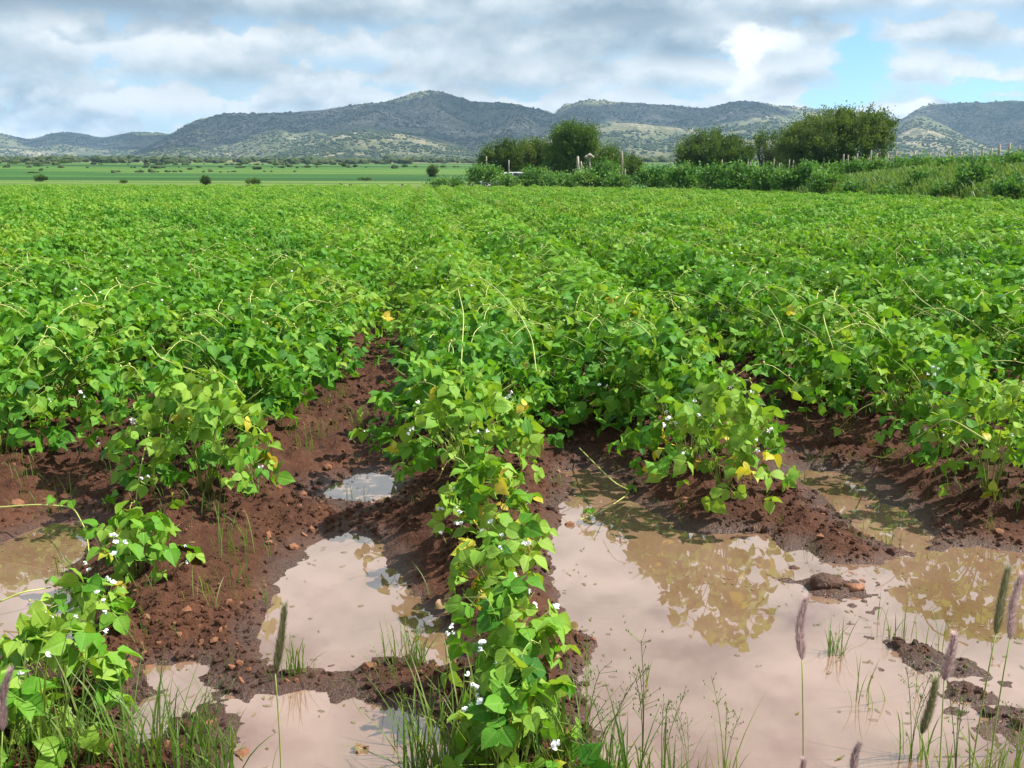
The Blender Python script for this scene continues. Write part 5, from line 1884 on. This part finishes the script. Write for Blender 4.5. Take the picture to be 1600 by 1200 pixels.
TUFTS = [  # px, py of the base, kind, scale, label
    (300, 1205, 0, 1.0, 'dense grass tuft at the bottom left of the mud'), (345, 1215, 0, .9, 'grass tuft left of the lower middle puddle'), (262, 1150, 1, .9, 'thin grass in the small pool lower left'),
    (322, 1165, 1, 1.0, 'sparse grass on the mud bar lower left'), (190, 1225, 0, 1.15, 'long grass in front of the lower left bean plant'), (120, 1235, 0, 1.1, 'long grass near the bottom left corner'),
    (35, 1225, 0, 1.2, 'tall grass in the bottom left corner'), (345, 838, 1, .9, 'thin grass at the right foot of the left row end'), (395, 800, 0, .8, 'fresh grass tuft beside the left row end'),
    (415, 760, 1, .9, 'wispy grass on the mud by the left row'), (372, 935, 1, 1.0, 'tall wispy grass on the mud left of the middle puddle'), (320, 965, 1, .8, 'short wispy grass right of the small flowering plant'),
    (476, 722, 1, 1.0, 'grass tuft on the dry furrow above the little pool'), (462, 1052, 0, .62, 'small grass tuft standing in the middle puddle'), (622, 1040, 1, .95, 'grass tuft on the mud bar of the middle puddle'),
    (648, 1046, 0, .7, 'reedy grass right on the mud bar of the middle puddle'), (632, 1178, 1, .8, 'thin grass in the lower middle puddle'), (672, 1205, 0, 1.1, 'dense grass left of the nearest bean plant'),
    (706, 1170, 0, 1.1, 'bright grass tuft at the left foot of the nearest plant'), (742, 1225, 0, 1.2, 'thick grass in front of the nearest bean plant'), (868, 1225, 0, 1.1, 'grass right in front of the nearest plant'),
    (918, 1220, 2, 1.2, 'seeding grass with a folded blade right of the nearest plant'), (952, 1215, 2, 1.0, 'thin seeding grass beside the wide puddle'), (1000, 1230, 2, 1.35, 'tall seeding grass at the bottom of the wide puddle'),
    (1035, 1235, 2, 1.1, 'leaning seeding grass at the bottom of the picture'), (1075, 1222, 2, .8, 'short seeding grass at the bottom of the wide puddle'), (1130, 1225, 2, 1.0, 'single seeding grass plant standing apart in the puddle'),
    (1010, 1062, 3, .9, 'lone forked grass stalk in the wide puddle'), (1206, 958, 3, .7, 'single thin stalk in the middle of the wide puddle'), (1305, 1018, 0, .62, 'green grass tuft in the puddle left of the seed heads'),
    (1372, 962, 3, .7, 'thin sprig in the puddle near the flat clod'), (1396, 992, 1, .75, 'sparse sprigs in the puddle above the seed heads'), (1465, 1010, 1, .7, 'small grass at the mud island in the puddle'),
    (1345, 1085, 1, .8, 'loose floating grass in the puddle lower right'), (1425, 1180, 2, 1.0, 'tangled dark grass in the lower right of the puddle'), (1495, 1215, 2, 1.2, 'grass at the bottom below the leaning seed head'),
    (1552, 1210, 0, .9, 'grass tuft by the bottom right mud islands'), (1590, 1215, 2, .9, 'grass at the bottom right corner'), (1432, 1075, 3, .8, 'thin stalk among the mud islands on the right'),
    (560, 690, 0, .6, 'grass tuft in the shaded furrow left of the middle row'), (535, 640, 1, .8, 'grass at the far end of the dry furrow'), (915, 772, 1, .5, 'short sprigs at the top of the wide puddle'),
    (1310, 690, 1, .6, 'weeds at the foot of the row right of the wide puddle'), (1545, 838, 1, .5, 'sprig of grass on the mud at the right edge'), (640, 1000, 1, .7, 'fine grass in the middle puddle near the brown leaf'),
    (655, 1225, 2, 1.2, 'tall seeding grass left of the nearest bean plant'), (690, 1240, 0, 1.3, 'long bright grass at the bottom left of the nearest plant'), (780, 1250, 0, 1.1, 'grass blades in front of the nearest plant, middle of the picture bottom'),
    (895, 1240, 0, 1.1, 'dark green grass at the bottom right of the nearest plant'), (975, 1245, 0, 1.0, 'grass fringe at the bottom of the wide puddle'), (240, 1235, 0, 1.1, 'long grass at the bottom left between plant and mud'),
    (85, 1245, 0, 1.2, 'thick grass under the lower left bean plant'), (160, 1190, 1, 1.2, 'thin grass rising through the lower left bean plant'), (420, 1235, 3, 1.2, 'single broad blade at the left of the lower middle puddle'),
    (385, 880, 1, .9, 'thin grass along the left bank of the middle puddle'), (352, 895, 1, 1.0, 'wispy grass by the orange stones left of the middle puddle'), (440, 690, 1, .9, 'grass in the furrow beside the left row'),
    (460, 660, 1, .9, 'wispy grass high in the furrow beside the left row'), (500, 700, 1, .8, 'thin grass just above the little furrow pool'), (560, 775, 1, .6, 'sprigs standing in the little furrow pool'),
    (215, 700, 1, .8, 'thin grass in the shade behind the left mud'), (50, 770, 1, .7, 'thin grass on the mud at the left edge'), (100, 800, 1, .8, 'wispy grass above the left puddle'),
]


def build_tufts():
    r = np.random.default_rng(44)
    kinds = [[], [], [], []]
    for k in range(4):
        kinds[0].append(grass_mesh(r, 34, 0.10, 0.26, 0.030, w=.0042).build('grass_tuft', M_GRASS, False))
        kinds[1].append(grass_mesh(r, 13, 0.08, 0.22, 0.030, w=.0030).build('grass_tuft', M_GRASS, False))
        kinds[2].append(grass_with_panicle(r, 18, 0.08, 0.22, 3).build('grass_tuft', M_GRASS, False))
        kinds[3].append(grass_mesh(r, 3, 0.12, 0.2, 0.004, w=.0026).build('grass_tuft', M_GRASS, False))
    for (px, py, kd, sc, lab) in TUFTS:
        p = unproj(px, py, 0.01)
        z = max(float(ground_h(p[0], p[1])[0]), -0.03)
        o = link('grass_tuft', kinds[kd][r.integers(0, 4)], None, (p[0], p[1], z))
        o.rotation_euler = (0, 0, r.uniform(0, 6.28))
        o.scale = (sc, sc, sc * r.uniform(.9, 1.15))
        tv = r.uniform(0.4, 0.7)
        o.color = (tv, tv, tv, 1)
        tag(o, lab, 'grass', 'grass tufts on the mud and in the puddles')
    # seedlings and short grass nobody could count
    n = 2600
    y = r.uniform(1.7, 7.5, n)
    x = r.uniform(-0.6, 0.6, n) * y
    h = ground_h(x, y)
    keep = (h > 0.0) & (r.random(n) < 0.35 + fbm(x * 1.2, y * 1.2, 66, 3) * 1.2)
    x, y, h = x[keep], y[keep], h[keep]
    pr = [proto_obj('grass_kind_%s' % 'abcd'[k], grass_mesh(r, 6, 0.03, 0.11, 0.014, w=.002).build('grass_kind', M_GRASS, False), 0.55) for k in range(4)]
    s = r.uniform(0.5, 1.3, len(x))
    gn_scatter('short_grass', np.stack([x, y, h], 1), np.stack([0 * x, 0 * x, r.uniform(0, 6.28, len(x))], 1), np.stack([s, s, s], 1), r.integers(0, 4, len(x)), pr, 'short sparse grass and seedlings sprouting from the mud', 'grass')


build_tufts()


def foxtail(px0, py0, px1, py1, depth, wid_px, label, seed, green=False, foot=(0, 0), with_leaf=False):
    """a bristly seed head on a long thin stem; px0,py0 is the head's foot and px1,py1 its tip, both at DEPTH metres"""
    r = np.random.default_rng(seed)
    a, b = at_y(px0, py0, depth), at_y(px1, py1, depth + 0.01)
    L = np.linalg.norm(b - a)
    W = wid_px * 1.4 / (FOC / depth) / 2
    gz = -0.03
    base = np.array([a[0] + foot[0] - 0.25 * (b[0] - a[0]), a[1] + foot[1] - 0.10, gz])
    root = empty('foxtail_grass', tuple(base))
    tag(root, label, 'foxtail grass', 'bristly seed heads in the foreground')
    mb = MB()
    mb.tube(bez(base, (base + a) / 2 + np.array([-(b[0] - a[0]) * .35 + r.normal(0, .03), 0, 0.02]), a, 12) - base, 0.0019, 0.0011, 5)
    link('stem', mb.build('stem', M_STEM), root)
    mb = MB()
    ax = norm(b - a)
    s1 = norm(np.cross(ax, [0, 1, 0.3]))
    s2 = np.cross(ax, s1)
    ts = np.linspace(0, 1, 9)
    curve = a + np.outer(ts, b - a) + np.outer(np.sin(ts * math.pi) * r.uniform(-0.07, 0.09) * L, s1)
    prof = np.array([.35, .72, .8, .76, .7, .6, .48, .34, .14]) * W * 0.62
    mb.tube(curve - base, prof * 0.55, None, 7, 0.1)
    for k in range(1300):
        t = r.uniform(0.0, 0.98)
        th = r.uniform(0, 6.28)
        c = np.array([np.interp(t, ts, curve[:, q]) for q in range(3)])
        rd = np.interp(t, ts, prof)
        d = math.cos(th) * s1 + math.sin(th) * s2
        p = c + d * rd * 0.8
        e = p + d * W * r.uniform(0.35, 0.75) + ax * L * r.uniform(0.06, 0.16)
        s = np.cross(d, ax) * 0.0005
        mb.add(np.stack([p - s, p + s, e]) - base, [(0, 1, 2)], None, np.array([.4, .4, .9]) + r.normal(0, .15))
    o = link('seed_head', mb.build('seed_head', M_BRISTLE_GREEN if green else M_BRISTLE, False), root)
    o.color = (.45, .45, .45, 1)
    if with_leaf:
        mb = MB()
        p0 = base + (a - base) * 0.45
        C = bez(p0, p0 + np.array([0.06, 0.02, .05]), p0 + np.array([0.17, 0.03, -.02]), 7)
        s = np.array([0, .5, .86]) * 0.005
        wv = np.array([.3, .9, 1, .9, .7, .45, .05])[:, None]
        V = np.concatenate([C - s * wv, C + s * wv]) - base
        F = []
        for j in range(6):
            F += [(j, j + 7, j + 8), (j, j + 8, j + 1)]
        mb.add(V, F, None, .6)
        o = link('leaf', mb.build('leaf', M_GRASS, False), root)
        o.color = (.6, .6, .6, 1)


foxtail(1253, 1030, 1262, 934, 1.62, 16, 'upright purple seed head standing alone over the wide puddle', 1)
foxtail(1475, 1062, 1492, 990, 1.60, 20, 'purple seed head leaning right, higher of the overlapping pair', 2, foot=(-.02, 0))
foxtail(1440, 1146, 1462, 1062, 1.50, 17, 'greenish brown seed head just below the leaning purple one', 3, green=True)
foxtail(1556, 990, 1575, 888, 1.55, 15, 'tall green seed head near the right picture edge', 4, green=True, foot=(-.06, 0), with_leaf=True)
foxtail(1578, 998, 1598, 898, 1.58, 16, 'dark purple seed head touching the right picture edge', 5, foot=(-.04, 0))
foxtail(430, 1052, 444, 948, 1.56, 15, 'brownish green seed head before the middle puddle', 6, green=True)
foxtail(4, 1142, 18, 1048, 1.50, 15, 'brown seed head at the left picture edge', 7)
foxtail(1334, 1212, 1344, 1162, 1.52, 14, 'seed head tip poking up at the bottom of the puddle', 8)
foxtail(1249, 1232, 1256, 1186, 1.52, 13, 'small seed head tip at the bottom below the upright one', 9)


def fallen_leaf():
    p = unproj(890, 992, 0.03)
    for (px, py, me, s, rot, lab) in ((890, 990, DRYLEAF_ME[0], .75, (1.1, .4, 1.0), 'curled brown dead leaf at the edge of the wide puddle'), (705, 962, DRYLEAF_ME[1], .6, (.3, .1, 2.2), 'crumpled brown leaf on the mud by the middle puddle'),
                                      (560, 1160, DRYLEAF_ME[1], .35, (0.05, 0.0, .3), 'small brown leaf floating on the lower middle puddle'), (835, 785, YLEAF_ME[2], .7, (.3, .3, 4.0), 'withered orange leaf hanging by the middle row')):
        p = unproj(px, py, 0.02)
        z = max(float(ground_h(p[0], p[1])[0]), 0.0)
        o = link('fallen_leaf', me, None, (p[0], p[1], z + .012))
        o.scale = (s, s, s)
        o.rotation_euler = rot
        o.color = (.5, .5, .5, 1)
        tag(o, lab, 'dead leaf')


fallen_leaf()


def floating_scraps():
    """straw ends, leaf bits and crumbs afloat near the shores"""
    r = np.random.default_rng(19)
    n = 5200
    y = r.uniform(1.7, 5.2, n)
    x = r.uniform(-0.6, 0.62, n) * y
    h = ground_h(x, y)
    keep = (h < -0.002) & (r.random(n) < np.where(h > -0.02, 0.5, 0.05))
    mb = MB()
    for a, b in zip(x[keep], y[keep]):
        th = r.uniform(0, 6.28)
        L, W = r.uniform(0.003, 0.012), r.uniform(0.001, 0.004)
        if r.random() < 0.12:
            L *= 3
        d, q = np.array([math.cos(th), math.sin(th), 0]), np.array([-math.sin(th), math.cos(th), 0])
        c = np.array([a, b, 0.0022])
        V = np.array([c - d * L, c + q * W + [0, 0, .001], c + d * L, c - q * W + [0, 0, .001], c - d * L - [0, 0, .002], c + d * L - [0, 0, .002]])
        mb.add(V, [(0, 2, 1), (0, 3, 2), (4, 3, 0), (5, 2, 3)], None, r.uniform(0, 1))
    o = link('floating_scraps', mb.build('floating_scraps', M_DRY, False))
    o.color = (.35, .35, .35, 1)
    tag(o, 'bits of straw and leaf floating along the puddle shores', 'debris', kind='stuff')


floating_scraps()
